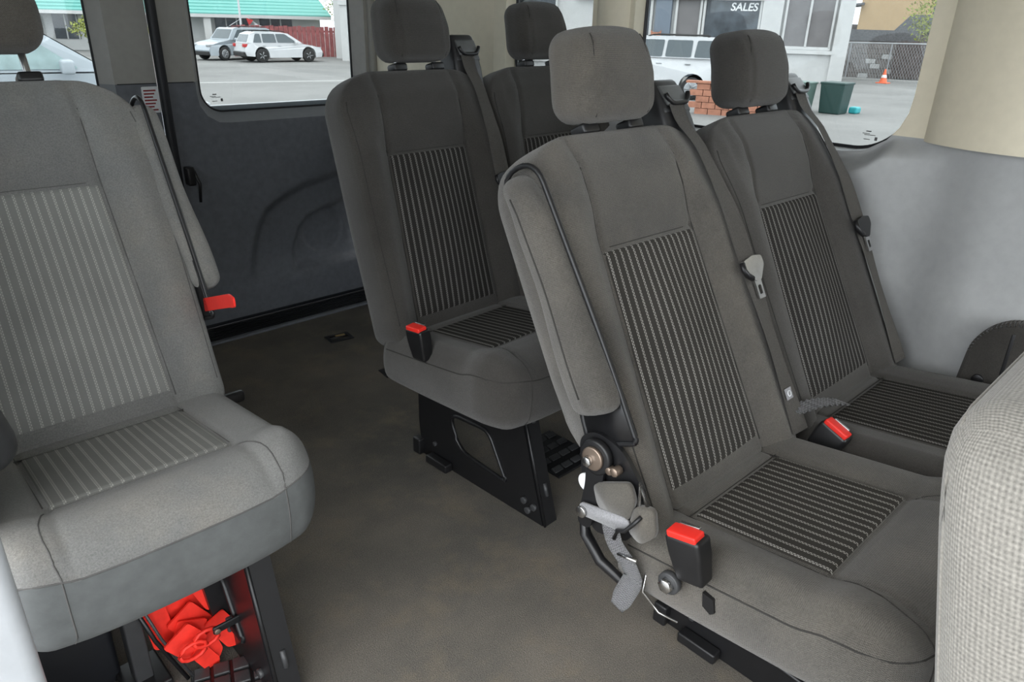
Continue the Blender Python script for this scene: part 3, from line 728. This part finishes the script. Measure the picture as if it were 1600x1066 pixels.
# ------------------------------------------------------------------ loose things and fittings on floor and walls
fg = thing('floor_grate', 'black ribbed floor vent behind the front foot of the far bench', 'vent', (1.41, 1.25, .0), R(0))
obj('frame', rb((0, 0, .003), (.085, .10, .004), .003), M['black'], fg)
for i in range(4):
    for j in range(4): obj('slat', rb((-.062+i*.041, -.072+j*.048, .009), (.017, .010, .004), .003, rot=Matrix.Rotation(R(20), 3, 'X')), M['housing'], fg)
for (x, y, lb, gold) in ((1.386, 2.43, 'floor anchor slot with a brassy catch in the open carpet near the rear door', True), (1.378, 2.03, 'black floor anchor slot right behind the far bench', False)):
    fa = thing('floor_anchor', lb, 'anchor', (x, y, 0), R(-8), 'floor anchors')
    bm = bmesh.new(); ringplate(rect4(-.05, .05, -.035, .035), rrect4(-.036, .036, -.020, .020, .006, 3), 6, lambda a, b, t: (a, b, t), .0, .004, bm); obj('frame', bm, M['black'], fa, smooth=False)
    obj('bar', tube([(-.036, 0, .003), (.036, 0, .003)], .004), M['blackm'], fa)
    if gold: obj('catch', rb((.01, .012, .004), (.020, .008, .003), .002), plain('brass', (.45, .33, .15), .4, .5), fa)
# dark wall arm pad beside the front of the near bench, with its screw
wa = thing('wall_arm_pad', 'dark rounded pad on the grey wall beside the pale seat back', 'arm pad', (1.81, .30, .40))
P_ = roundpoly([(.075, -.10), (-.12, -.10), (-.12, .235), (.0, .232), (.055, .18)], [.01, .01, .08, .08, .05], 8)
obj('pad', prism(P_, -.03, .02, lambda y, z, t: (t, y, z), bev=.006), M['fab_M'], wa); obj('screw', cyl((-.032, .02, .088), (1, 0, 0), .012, .008), M['blackm'], wa)
obj('strap', rb((-.028, -.02, .16), (.003, .004, .05), .002), M['black'], wa)
# rounded dark pad on the right wall between camera and single seat
rp = thing('side_arm_pad', 'dark blue-grey rounded pad poking in from the left edge in front of the grey seat', 'arm pad', (.02, 1.20, .58))
obj('pad', rbox(bmesh.new(), (.062, .10, .085), .058, (4, 4, 4), lambda x, y, z: Vector((.034 + x + .02*sstep(.05, -.08, z)-.012, y, .078 + z*.9))), M['slatepad'] if 'slatepad' in M else M['housing'], rp)
# sticker on the rear door
sk = thing('warning_sticker', 'white sticker with faded red print on the rear door beside the dark seam', 'sticker', (.955, RY-.014, .91))
obj('paper', prism(roundpoly([(-.030, -.045), (.030, -.045), (.030, .045), (-.028, .045)], .005, 3), -.0012, .0, lambda a, b, t: (a, t, b)), M['sticker'] if 'sticker' in M else M['white'], sk, smooth=False)
for i in range(7):
    obj('print_line', prism([(-.022, .034-.011*i), (.020-.006*(i % 3), .034-.011*i), (.020-.006*(i % 3), .029-.011*i), (-.022, .029-.011*i)], -.0018, -.0012, lambda a, b, t: (a, t, b)), M['redprint'] if 'redprint' in M else M['darkred'], sk, smooth=False)
# window etchings
def etch(mp, y, z, t, parent, s=1, dirn=1):
    k_ = 0
    for (a, b, w_, h_) in ((0, .030, .018, .004), (-.008, .022, .026, .0022), (.006, .0175, .040, .0022), (-.002, .002, .022, .0025), (.030, .006, .009, .012)):
        bm = bmesh.new(); prism([(y+dirn*(a-w_/2)*s, z+(b-h_/2)*s), (y+dirn*(a+w_/2)*s, z+(b-h_/2)*s), (y+dirn*(a+w_/2)*s, z+(b+h_/2)*s), (y+dirn*(a-w_/2)*s, z+(b+h_/2)*s)], t-.0012, t-.0005, mp, bm)
        obj('etched_mark', bm, M['etch'], parent, smooth=False)
M['etch'] = plain('grey_etching', (.12, .12, .12), .8)
etch(mpW, .745, .945, .045, g1, .7, -1)
etch(mpR, 1.215, .885, .055, bpy.data.objects['window_pane'] if 'window_pane' in bpy.data.objects else dr1, .9)
# door tether and latch behind the single seat
dl = thing('door_latch', 'black latch and tether beside the dark seam of the rear doors', 'latch', (1.045, RY-.03, .63))
obj('catch', rb((0, 0, 0), (.016, .02, .035), .008), M['black'], dl); obj('tether', tube([(.01, -.01, .03), (.025, -.02, -.03), (.02, -.015, -.10)], .006), M['black'], dl)

# ------------------------------------------------------------------ outside
G = -.95
M['asphalt'] = (lambda: (lambda mt: (lambda q: (q.l(q.mix(q.ramp(q.noise(.35, 7, rough=.65), .3, .7), (.15, .15, .146), (.225, .225, .218)), q.b.inputs['Base Color']), mt)[1])(N(mt)))(newmat('asphalt', (.25, .25, .25), .95)))()
M['line'] = plain('worn_line_paint', (.33, .33, .32), .9)
M['teal'] = plain('teal_roof_metal', (.12, .36, .32), .6)
M['stucco'] = plain('white_stucco', (.52, .52, .51), .9, var=.04, sc=4)
M['dkwin'] = plain('dark_shop_glass', (.045, .055, .065), .15, var=.5, sc=2)
M['greywin'] = plain('blind_behind_glass', (.16, .15, .15), .3, var=.1, sc=3)
M['redfence'] = plain('red_painted_board', (.28, .085, .085), .85, var=.3, sc=6)
M['carwhite'] = plain('white_car_paint', (.56, .57, .58), .25, var=.01)
M['carsilver'] = plain('silver_car_paint', (.36, .40, .43), .25, .0, var=.01)
M['carglass'] = plain('car_glass', (.08, .10, .11), .06)
M['palewin'] = plain('pale_reflecting_car_glass', (.25, .34, .34), .08, var=.25, sc=5)
M['tyre'] = plain('tyre_rubber', (.02, .02, .02), .8)
M['rim'] = plain('alloy_rim', (.35, .36, .37), .35, .6)
M['tail'] = plain('tail_lamp', (.45, .03, .03), .3)
M['bluegrey'] = plain('blue_grey_wall', (.16, .19, .23), .8)
M['brick'] = plain('terracotta_brick', (.38, .17, .11), .9, var=.2, sc=8)
M['bin'] = plain('dark_green_plastic', (.012, .045, .04), .5)
M['bin2'] = plain('grey_green_plastic', (.10, .16, .14), .5)
M['turq'] = plain('turquoise_plastic', (.03, .35, .38), .5)
M['cone'] = plain('orange_cone_plastic', (.75, .16, .07), .6)
M['block'] = plain('cinder_block', (.22, .20, .19), .95, var=.15, sc=3)
M['woodf'] = plain('weathered_fence_board', (.10, .08, .075), .9, var=.3, sc=5)
M['tan'] = plain('tan_stucco', (.42, .30, .17), .9, var=.05, sc=2)
M['shingle'] = plain('grey_shingle', (.11, .11, .115), .9, var=.25, sc=12)
M['leaf'] = plain('yellow_green_leaves', (.22, .25, .05), .8, var=.5, sc=3)
M['leafd'] = plain('dark_green_leaves', (.07, .10, .035), .8, var=.5, sc=3)
M['steel'] = plain('galvanised_steel', (.35, .36, .37), .5, .4)
M['paint_w'] = plain('white_lettering', (.8, .8, .8), .7)
M['signblue'] = plain('blue_sign', (.04, .16, .35), .5)

obj('ground', rb((30, 25, G-.1), (70, 70, .1), .02), M['asphalt'], smooth=False, kind='structure')
def stripe(x0, y0, x1, y1, wdt):
    a, b = Vector((x0, y0, 0)), Vector((x1, y1, 0)); n = (b-a).normalized().cross(Vector((0, 0, 1)))*wdt/2
    bm = bmesh.new()
    P = [a-n, b-n, b+n, a+n]; prism([(p.x, p.y) for p in P], G, G+.012, lambda x, y, t: (x, y, t), bm); return bm
tag(obj('parking_line', stripe(7.5, 26.4, 17, 24.0, .35), M['line'], smooth=False), 'long pale line painted on the asphalt behind the van', 'road marking')

class Fr:                                    # local frame: s along, d away from the viewer, z up
    def __init__(f, o, e):
        f.o = Vector((*o, 0)); f.e = Vector((*e, 0)).normalized(); f.n = Vector((-f.e.y, f.e.x, 0))
        if f.n.dot(f.o) < 0: f.n = -f.n
    def __call__(f, s, z, dd=0): v = f.o + f.e*s + f.n*dd; return (v.x, v.y, z)
def slab(fr, s0, s1, z0, z1, d0, d1, bm=None):
    return prism([(s0, z0), (s1, z0), (s1, z1), (s0, z1)], d0, d1, lambda a, b, t: fr(a, b, t), bm)
def locate(root): pass
def world_thing(name, label, cat, at, group=None):
    t = thing(name, label, cat, at, 0, group); return t
def put(name, bm, mat, root, smooth=False):  # mesh given in world coordinates, parented to a thing
    bmesh.ops.translate(bm, verts=bm.verts, vec=-parent_loc(root)); return obj(name, bm, mat, root, smooth)

def parent_loc(p):
    v = Vector((0, 0, 0))
    while p: v += p.location; p = p.parent
    return v
# teal roofed shop behind the rear doors
f1 = Fr((19.2, 46.2), (.894, -.447)); tb = world_thing('shop_building', 'low white shop with a teal ribbed roof beyond the parked cars', 'building', f1(0, G))
put('wall', slab(f1, -16, 6.6, G, 1.5, .9, 6), M['stucco'], tb)
roof = bmesh.new(); prism([(.0, 1.12), (6.5, 3.6), (6.5, 3.4), (.0, 1.0)], -16.5, 7.2, lambda dd, z, s: f1(s - (dd*.22 if s > 0 else 0), z + (.1 if s > 0 else 0), dd-.4), roof)
rf = put('roof', roof, M['teal'], tb)
for i in range(14):
    q = i/14; dd = q*6.5; z = 1.12 + q*2.48
    put('roof_rib', slab(f1, -16.5, 7.2-dd*.22, z+.02, z+.11, dd-.42, dd-.34), M['teal'], rf)
put('fascia', slab(f1, -16.5, 7.2, .98, 1.16, -.46, -.38), M['stucco'], tb)
for s0 in (-15, -12.6, -10.2, -8.2, -6.4, .45, 3.0):
    wn = put('window', slab(f1, s0, s0+(1.9 if s0 > 0 else 1.3), -.35, .95, .86, .92), M['dkwin'], tb)
    for q in range(1, 3): put('mullion', slab(f1, s0+q*.6, s0+q*.6+.07, -.35, .95, .82, .86), M['stucco'], wn)
for s0 in (-9.0, -4.9, -.1): put('post', slab(f1, s0, s0+.4, G, 1.1, -.3, .0), M['stucco'], tb)
put('door', slab(f1, -11.0, -10.4, G, 1.0, .84, .9), M['tan'], tb)
# flag pole and pennants
fp = f1(2.05, G, -3.5); t = world_thing('flag_pole', 'thin white pole rising before the teal roof', 'pole', fp)
put('pole', tube([fp, (fp[0], fp[1], 4.2)], .06), M['carwhite'], t)
t = world_thing('pennant_string', 'red and white pennants hanging above the red fence', 'flags', f1(2.3, .9, -3.2))
for i, (s, z, c) in enumerate(((2.35, 1.0, 'tail'), (2.75, .72, 'carwhite'), (2.1, .45, 'carwhite'), (3.0, .45, 'carwhite'), (1.5, .4, 'carwhite'))):
    put('pennant', prism([(s, z), (s+.38, z-.1), (s+.12, z-.38)], -3.22, -3.19, lambda a, b, t_: f1(a, b, t_)), M[c], t)
put('string', tube([f1(1.3, .5, -3.2), f1(2.3, 1.1, -3.2), f1(3.3, .4, -3.2)], .015, seg=5), M['carwhite'], t)
# red board fence
f2 = Fr((18.5, 41.25), (.917, -.399)); rf_ = world_thing('board_fence', 'faded red board fence behind the white hatchback', 'fence', f2(0, G))
put('rail', slab(f2, 0, 5.6, .35, .45, .04, .09), M['redfence'], rf_)
for i in range(23): put('board', slab(f2, i*.245, i*.245+.22, G+.03, .62+.05*((i*7) % 3)/2, -.02 + .012*(i % 2), .03), M['redfence'], rf_)
t = world_thing('corner_post', 'tall white rust streaked column at the right end of the red fence', 'column', (22.2, 35.95, G))
put('column', slab(Fr((22.05, 36.05), (.85, -.52)), 0, .62, G, 4.0, 0, .5), M['stucco'], t)
put('cap', slab(Fr((22.05, 36.05), (.85, -.52)), -.08, .7, 1.75, 1.95, -.08, .55), M['stucco'], t)

def blob_tree(name, label, at, rx, rz, mat, n=26, z0=0, trunk=True, leaf=.085):
    """leafy crown: many small leaf cards on short branchlets around a trunk"""
    t = world_thing(name, label, 'tree' if trunk else 'shrub', at); rnd = random.Random(len(label))
    if trunk: put('trunk', tube([(at[0], at[1], at[2]), (at[0]+.1, at[1], z0-rz*.4)], [.16, .08]), M['woodf'], t)
    bm = bmesh.new()
    for i in range(n*34):
        th_, ph = rnd.uniform(0, 6.283), math.acos(rnd.uniform(-1, 1)); k_ = rnd.uniform(.62, 1.05)
        k_ *= 1 + .18*math.sin(th_*3+1) + .12*math.sin(ph*5)
        c = Vector((at[0] + rx*k_*math.sin(ph)*math.cos(th_), at[1] + rx*k_*math.sin(ph)*math.sin(th_), z0 + rz*k_*math.cos(ph)))
        a = Vector((rnd.uniform(-1, 1), rnd.uniform(-1, 1), rnd.uniform(-1, 1))).normalized(); b = a.orthogonal().normalized(); L_ = leaf*rnd.uniform(.7, 1.3)
        bm.faces.new([bm.verts.new(c + a*L_), bm.verts.new(c + b*L_*.5), bm.verts.new(c - a*L_), bm.verts.new(c - b*L_*.5)])
    o = put('foliage', bm, mat, t); o['kind'] = 'stuff'; return t
blob_tree('tree', 'yellow green tree behind the red fence and the white column', (26.3, 41.2, G), 1.5, 2.1, M['leaf'], 70, 2.1)
blob_tree('shrub', 'yellow green shrub in front of the shop windows, seen through the left rear window', (13.0, 43.5, G), 1.6, .7, M['leaf'], 60, .35, False)

def car(name, label, at, heading, paint, L=4.4, belt=.95, roofz=1.5, glassm='carglass', sc=1.0, kind='hatch', wb=.60, tail=True, seen=1):
    """car in its own frame: x forward from the rear bumper centre, y left, z up"""
    t = thing(name, label, 'car', at, heading)
    W = .88*sc; L *= sc; belt *= sc; roofz *= sc; wr = .335*sc
    P = lambda a, b, y: (a, y, b)
    xr, xf = L*(.5-wb/2) , L*(.5+wb/2)
    def arch(x): return [(x - wr*1.18*math.cos(R(q)), .20*sc + wr*.62 + wr*1.12*math.sin(R(q))) for q in range(-10, 191, 20)][::-1] 
    low = [(.02*L, .32*sc), (.0, .55*sc), (.015*L, belt*.98), (.10*L, belt), (.70*L, belt*.99), (.86*L, belt*.88), (.97*L, belt*.74), (L, .52*sc), (.985*L, .26*sc)]
    a1 = sorted([(p[0], p[1]) for p in arch(xf)], key=lambda p: -p[0]); a2 = sorted([(p[0], p[1]) for p in arch(xr)], key=lambda p: -p[0])
    body = low + [(xf+wr*1.2, .24*sc)] + a1 + [(xf-wr*1.2, .24*sc), (xr+wr*1.2, .24*sc)] + a2 + [(xr-wr*1.2, .30*sc)]
    bm = bmesh.new(); prism(body, -W, W, P, bm)
    for v in bm.verts:
        if v.co.z > belt*.8: v.co.y *= .93
        if v.co.x < .03*L or v.co.x > .95*L: v.co.y *= .86
    obj('body', bm, M[paint], t, smooth=False)
    if kind == 'hatch': cab = [(.03*L, belt), (.085*L, roofz*.93), (.16*L, roofz), (.46*L, roofz*.995), (.56*L, roofz*.95), (.735*L, belt)]
    else: cab = [(.015*L, belt), (.045*L, roofz*.96), (.10*L, roofz), (.56*L, roofz), (.60*L, roofz*.97), (.70*L, belt)]
    bm = bmesh.new(); prism(cab, -W*.86, W*.86, P, bm)
    for v in bm.verts:
        if v.co.z > belt*1.1: v.co.y *= .86
    obj('cabin', bm, M[paint], t, smooth=False)
    def side_y(z): q = (z-belt)/(roofz-belt); return W*(.86 - .12*q)
    cx = [p[0] for p in cab]
    def glass_poly(x0, x1, x2, x3): return [(x0, belt+.03*sc), (x3, belt+.03*sc), (x2, roofz-.09*sc), (x1, roofz-.09*sc)]
    if kind == 'hatch': W_ = [glass_poly(.11*L, .15*L, .205*L, .215*L), glass_poly(.23*L, .23*L, .385*L, .40*L), glass_poly(.415*L, .40*L, .515*L, .665*L)]
    else: W_ = [glass_poly(.055*L, .075*L, .19*L, .205*L), glass_poly(.225*L, .22*L, .385*L, .395*L), glass_poly(.415*L, .405*L, .545*L, .635*L)]
    for sgn in (-1, 1):
        for w_ in W_:
            bm = bmesh.new(); prism(roundpoly(w_, .05*sc, 3), 0, .012, lambda a, b, q: (a, sgn*(side_y(b) + .004 + q), b), bm); obj('side_window', bm, M[glassm], t, smooth=False)
        for hx in (.24, .43):
            obj('door_handle', rb((hx*L, sgn*(W*.935), belt*.86), (.09*sc, .02*sc, .018*sc), .01), M['rim' if paint != 'carsilver' else 'tyre'], t)
        obj('mirror', rb((.63*L, sgn*(W+.08*sc), belt*1.04), (.06*sc, .10*sc, .07*sc), .03), M[paint], t)
        obj('head_lamp', rb((.955*L, sgn*W*.68, belt*.73), (.03*L, .16*sc, .06*sc), .02), M['rim'], t)
        obj('tail_lamp', rb((.02*L, sgn*W*.74, belt*.88), (.03*L, .10*sc, .08*sc), .02), M['tail'], t)
        for xx in (xr, xf):
            wh = obj('wheel', cyl((xx, sgn*(W-.09*sc), wr), (0, 1, 0), wr, .22*sc, seg=28), M['tyre'], t)
            obj('rim', cyl((xx, sgn*(W+.005*sc), wr), (0, 1, 0), wr*.66, .05*sc, seg=20), M['tyre' if kind == 'hatch' and paint == 'carwhite' else 'rim'], wh)
            for q in range(5):
                a = q*2*math.pi/5; cc = Vector((xx, sgn*(W+.034*sc), wr)); dd = Vector((math.cos(a), 0, math.sin(a)))*wr
                obj('spoke', tube([cc+dd*.1, cc+dd*.6], .022*sc, seg=6), M['rim'], wh)
    # windscreen and rear glass
    a, b = (Vector((cab[-2][0], 0, cab[-2][1])), Vector((cab[-1][0], 0, cab[-1][1]))); n_ = Vector((b.z-a.z, 0, -(b.x-a.x))).normalized()
    for nm, (p, q) in (('windscreen', (a, b)), ('rear_window', (Vector((cab[1][0], 0, cab[1][1])), Vector((cab[0][0], 0, cab[0][1]))))):
        nn = Vector((-(q.z-p.z), 0, q.x-p.x)).normalized(); nn = nn if (nn.x > 0) == (nm == 'windscreen') else -nn
        bm = bmesh.new(); v = [bm.verts.new(p.lerp(q, u_) + Vector((0, y_*W, 0)) + nn*.012) for u_, y_ in ((.08, -.66), (.08, .66), (.9, .76), (.9, -.76))]
        bm.faces.new(v); obj(nm, bm, M['carglass'], t, smooth=False)
    obj('bumper', rb((.012*L, 0, .40*sc), (.03*L, W*.84, .11*sc), .04), M['tyre' if kind == 'hatch' else paint], t)
    obj('bumper', rb((.985*L, 0, .36*sc), (.03*L, W*.84, .10*sc), .04), M['tyre'], t)
    for sgn in (-1, 1): obj('roof_rail', tube([(.12*L, sgn*W*.70, roofz+.01), (.14*L, sgn*W*.70, roofz+.05*sc), (.48*L, sgn*W*.70, roofz+.05*sc), (.52*L, sgn*W*.70, roofz)], .02*sc), M['tyre'], t)
    return t
hd = math.atan2(-.14, 2.29)
car('hatchback', 'white hatchback parked in front of the red fence, facing right', (16.65, 36.55, G), hd, 'carwhite', 4.4, sc=.92, kind='hatch')
car('parked_car', 'pale silver crossover half hidden behind the white hatchback, facing left', (19.5, 39.55, G), math.atan2(-.27, -.96), 'carsilver', 4.5, belt=1.02, roofz=1.62, sc=.93, kind='suv')
car('parked_car', 'large silver car close behind the left rear window, side doors towards the van', (-.20, 10.1, G), R(-7), 'carsilver', 4.0, belt=1.55, roofz=2.12, glassm='palewin', kind='hatch')
car('parked_suv', 'white boxy wagon with a roof rack seen through the side window', (22.0, 13.15, G), math.atan2(.86, -.5), 'carwhite', 4.7, belt=1.22, roofz=1.83, kind='suv')

# sales office beyond the left wall windows
f3 = Fr((33.2, 14.4), (-.40, .917)); sb = world_thing('sales_office', 'white sales office with large dark windows beyond the side window', 'building', f3(0, G))
put('wall', slab(f3, 0, 26, G, 4.2, .3, 8), M['stucco'], sb)
put('end_pier', slab(f3, -.25, .35, G, 4.2, .0, .5), M['stucco'], sb)
put('pier', slab(f3, 2.60, 3.45, G, 4.2, .05, .5), M['stucco'], sb)
put('apron', slab(f3, .35, 2.6, G, .36, .12, .5), M['stucco'], sb)
put('sill', slab(f3, .3, 2.75, .20, .34, -.02, .3), M['stucco'], sb)
def shopwin(s0, s1, z0, z1, mat, nm=0, dep=.12, mw=.09):
    wn = put('window', slab(f3, s0, s1, z0, z1, dep+.14, dep+.2), M[mat], sb)
    put('frame', slab(f3, s0-.06, s1+.06, z0-.08, z0+.04, dep, dep+.2), M['stucco'], wn)
    for q in range(nm+2):
        s_ = s0 + (s1-s0)*q/(nm+1); put('frame', slab(f3, s_-mw/2, s_+mw/2, z0, z1, dep, dep+.2), M['stucco'], wn)
    return wn
shopwin(.5, 2.45, .45, 3.2, 'greywin', 1)
wS = shopwin(3.52, 5.95, -.6, 3.2, 'dkwin', 0, mw=.10)
shopwin(6.1, 7.2, -.1, 3.2, 'greywin', 0, mw=.10)
put('pier', slab(f3, 7.42, 8.15, G, 4.2, .06, .5), M['bluegrey'], sb)
shopwin(8.35, 9.35, -.5, 3.2, 'dkwin', 0, mw=.12)
shopwin(9.65, 10.9, -.5, 3.2, 'dkwin', 0)
shopwin(13.0, 16.8, -.5, 3.2, 'dkwin', 1)
put('header', slab(f3, 3.4, 12, 2.28, 2.6, .0, .3), M['stucco'], sb)
put('railing', slab(f3, 5.9, 7.3, -.25, -.15, -.3, -.2), M['steel'], sb)
put('shelf_frame', slab(f3, 5.95, 7.05, G, -.28, -.2, .1), M['dkwin'], sb)
def text(name, s, size, fr, s0, z0, dd, mat, parent, shear=.15, ext=.01, flipx=True):
    cu = bpy.data.curves.new(name, 'FONT'); cu.body = s; cu.size = size; cu.extrude = ext; cu.shear = shear; cu.offset = size*.018
    to = bpy.data.objects.new(name, cu); me = bpy.data.meshes.new_from_object(to); bpy.data.objects.remove(to)
    ex = -fr.e if flipx else fr.e
    for v in me.vertices:
        p = Vector(fr(s0, z0, dd)) + ex*v.co.x + Vector((0, 0, 1))*v.co.y - fr.n*v.co.z; v.co = p - Vector(parent_loc(parent))
    me.materials.append(M[mat]); o = bpy.data.objects.new(name, me); COL.objects.link(o); o.parent = parent; return o
def parent_loc(p):
    v = Vector((0, 0, 0))
    while p: v += p.location; p = p.parent
    return v
text('lettering', 'SALES', .45, f3, 4.84, 1.87, .24, 'paint_w', wS)
for s_ in (8.9, 8.0):
    c = f3(s_, .55, -.1); t = world_thing('window_cutout', 'small pink animal shaped cutout %s the office window' % ('at the foot of' if s_ > 8.5 else 'on the blue pier right of'), 'sign', c)
    put('cutout', prism([(s_-.22, .55), (s_-.25, 1.0), (s_-.14, .9), (s_+.14, .9), (s_+.25, 1.0), (s_+.22, .55)], -.11, -.08, lambda a, b, q: f3(a, b, q)), plain('pale_pink', (.45, .25, .22), .8) if s_ > 8.5 else M['brick'], t)
c = f3(13.7, 1.0, 0); t = world_thing('window_sign', 'small blue and white house shaped sign in the far office window', 'sign', c)
put('board', prism([(13.25, .25), (13.25, .85), (13.7, 1.15), (14.15, .85), (14.15, .25)], .18, .22, lambda a, b, q: f3(a, b, q)), M['paint_w'], t)
put('panel', prism([(13.34, .45), (13.34, .81), (13.7, 1.05), (14.06, .81), (14.06, .45)], .15, .18, lambda a, b, q: f3(a, b, q)), M['signblue'], t)
# brick planter
f4 = Fr((18.4, 9.0), (-.35, .936)); bp = world_thing('brick_planter', 'low terracotta brick wall seen between the two headrests', 'low wall', f4(0, G))
for r_ in range(5):
    for i in range(7): put('brick', slab(f4, i*.36 + (.18 if r_ % 2 else 0) - .1, i*.36 + (.18 if r_ % 2 else 0) + .24, G + r_*.155, G + r_*.155 + .142, 0, .2), M['brick'], bp)
put('cap', slab(f4, -.15, 2.7, G+.775, G+.83, -.03, .24), M['brick'], bp)
# bins
def tub(name, label, at, w_, h_, mat, lid=None):
    t = world_thing(name, label, 'bin', at)
    f = lambda x, y, z: Vector((at[0] + x*(1+.16*z/h_), at[1] + y*(1+.16*z/h_), at[2] + h_/2 + z))
    put('body', rbox(bmesh.new(), (w_/2, w_/2, h_/2), .04, (2, 2, 2), f), M[mat], t)
    put('rim', rbox(bmesh.new(), (w_*.56, w_*.56, .03), .02, (2, 2, 1), lambda x, y, z: Vector((at[0]+x, at[1]+y, at[2]+h_+z))), M[mat], t); return t
tub('storage_tub', 'dark green plastic tub standing on the asphalt', (21.2, 9.1, G), .62, .80, 'bin')
tub('storage_tub', 'paler green tub just left of the dark one', (20.75, 9.85, G), .50, .78, 'bin2')
t = world_thing('plastic_scoop', 'small turquoise item on the ground beside the dark green tub', 'scoop', (21.7, 8.65, G))
put('body', rb((21.75, 8.72, G+.09), (.16, .12, .09), .05, n=(2, 2, 2)), M['turq'], t)
# far yard: block wall, board fence, wire fence, cone, house, trees
f5 = Fr((38.8, 16.6), (.31, -.95)); bw = world_thing('block_wall', 'grey cinder block wall at the back of the yard', 'wall', f5(0, G))
for r_ in range(7):
    for i in range(9): put('block', slab(f5, i*.46 - .6 + (.23 if r_ % 2 else 0), i*.46 - .6 + (.23 if r_ % 2 else 0) + .44, G + r_*.225, G + r_*.225 + .21, 0, .2), M['block'] if (i+r_) % 3 else M['stucco'] if 2 < i < 6 and r_ < 5 else M['block'], bw)
put('wall_core', slab(f5, -.8, 3.6, G, .62, .05, .18), M['block'], bw)
bf = world_thing('wooden_fence', 'dark weathered board fence right of the block wall', 'fence', f5(2.2, G, -.6))
for i in range(9): put('board', slab(f5, 2.25+i*.155, 2.25+i*.155+.145, G+.1, .75 + .03*(i % 3), -.6, -.56), M['woodf'], bf)
put('rail', slab(f5, 2.25, 3.66, .3, .4, -.56, -.5), M['woodf'], bf)
wf = world_thing('wire_fence', 'thin wire mesh fence with a steel top rail in front of the block wall', 'fence', f5(0, G, -1.6))
put('top_rail', tube([f5(-.9, .64, -1.6), f5(3.9, .70, -1.6)], .035), M['steel'], wf)
for s_ in (.35, 2.1, 3.8): put('fence_post', tube([f5(s_, G, -1.6), f5(s_, .66, -1.6)], .03), M['steel'], wf)
put('kerb', slab(f5, -1.2, 4.2, G, G+.10, -2.6, -2.3), M['line'], wf)
bm = bmesh.new()
for i in range(40):
    for s_ in (-1, 1): tube([f5(-.9+i*.12, G if s_ > 0 else .62, -1.6), f5(-.9+i*.12+.75, .62 if s_ > 0 else G, -1.6)], .006, bm, 3)
put('wire_mesh', bm, M['steel'], wf)['kind'] = 'stuff'
cp = (35.9, 13.4, G); t = world_thing('traffic_cone', 'orange traffic cone by the yard wall', 'cone', cp)
put('cone_body', tube([(cp[0], cp[1], G+.03), (cp[0], cp[1], G+.25), (cp[0], cp[1], G+.6)], [.17, .11, .03], seg=14), M['cone'], t)
put('band', tube([(cp[0], cp[1], G+.24), (cp[0], cp[1], G+.36)], [.118, .088], seg=14), M['paint_w'], t); put('base', rb((cp[0], cp[1], G+.02), (.24, .24, .02), .01), M['cone'], t)
f6 = Fr((58.5, 24.5), (.31, -.95)); hs = world_thing('house', 'tan house with a grey roof far behind the yard wall', 'house', f6(0, G))
put('wall', slab(f6, 0, 5.6, G, 6, 0, 4), M['tan'], hs)
put('balcony', slab(f6, -2.2, 0, 1.1, 1.6, .5, 3), M['woodf'], hs)
put('window', slab(f6, 4.7, 5.4, 2.2, 3.2, -.05, .05), M['dkwin'], hs)
put('roof', prism([(-3, 2.5), (.2, 2.9), (.2, 3.05), (-3, 2.6)], -.6, 3, lambda a, b, q: f6(a, b, q)), M['shingle'], hs)
gh = world_thing('shed', 'small grey shingled outbuilding roof beside the tan house', 'shed', f6(4, G, -6))
put('roof', prism([(2.7, 1.15), (3.6, 2.2), (6.4, 2.2), (6.6, 1.15)], -7, -5.5, lambda a, b, q: f6(a, b, q)), M['shingle'], gh)
put('wall', slab(f6, 3.1, 6.2, G, 1.15, -6.8, -5.6), M['woodf'], gh)
f7 = Fr((47, 19.5), (.31, -.95)); sh = world_thing('low_roof', 'long low grey roof running above the block wall', 'roof', f7(0, G))
put('roof', prism([(-1.5, .65), (-1.5, 1.25), (3.2, 1.25), (3.2, .65)], 0, 3, lambda a, b, q: f7(a, b, q)), M['shingle'], sh)
put('wall', slab(f7, -1.4, 3.1, G, .65, .1, 2.8), M['block'], sh)
blob_tree('tree', 'bright yellow green tree at the right edge of the side window', (40.6, 13.2, G), 1.25, 1.5, M['leaf'], 40, 1.9)
blob_tree('tree', 'dark green tree just right of the sales office', (45, 20.4, G), 1.0, .9, M['leafd'], 24, 1.5)
blob_tree('tree', 'dark tree standing behind the red fence, left of the yellow one', (33, 49.5, G), 3.0, 3.5, M['leafd'], 90, 3.0)
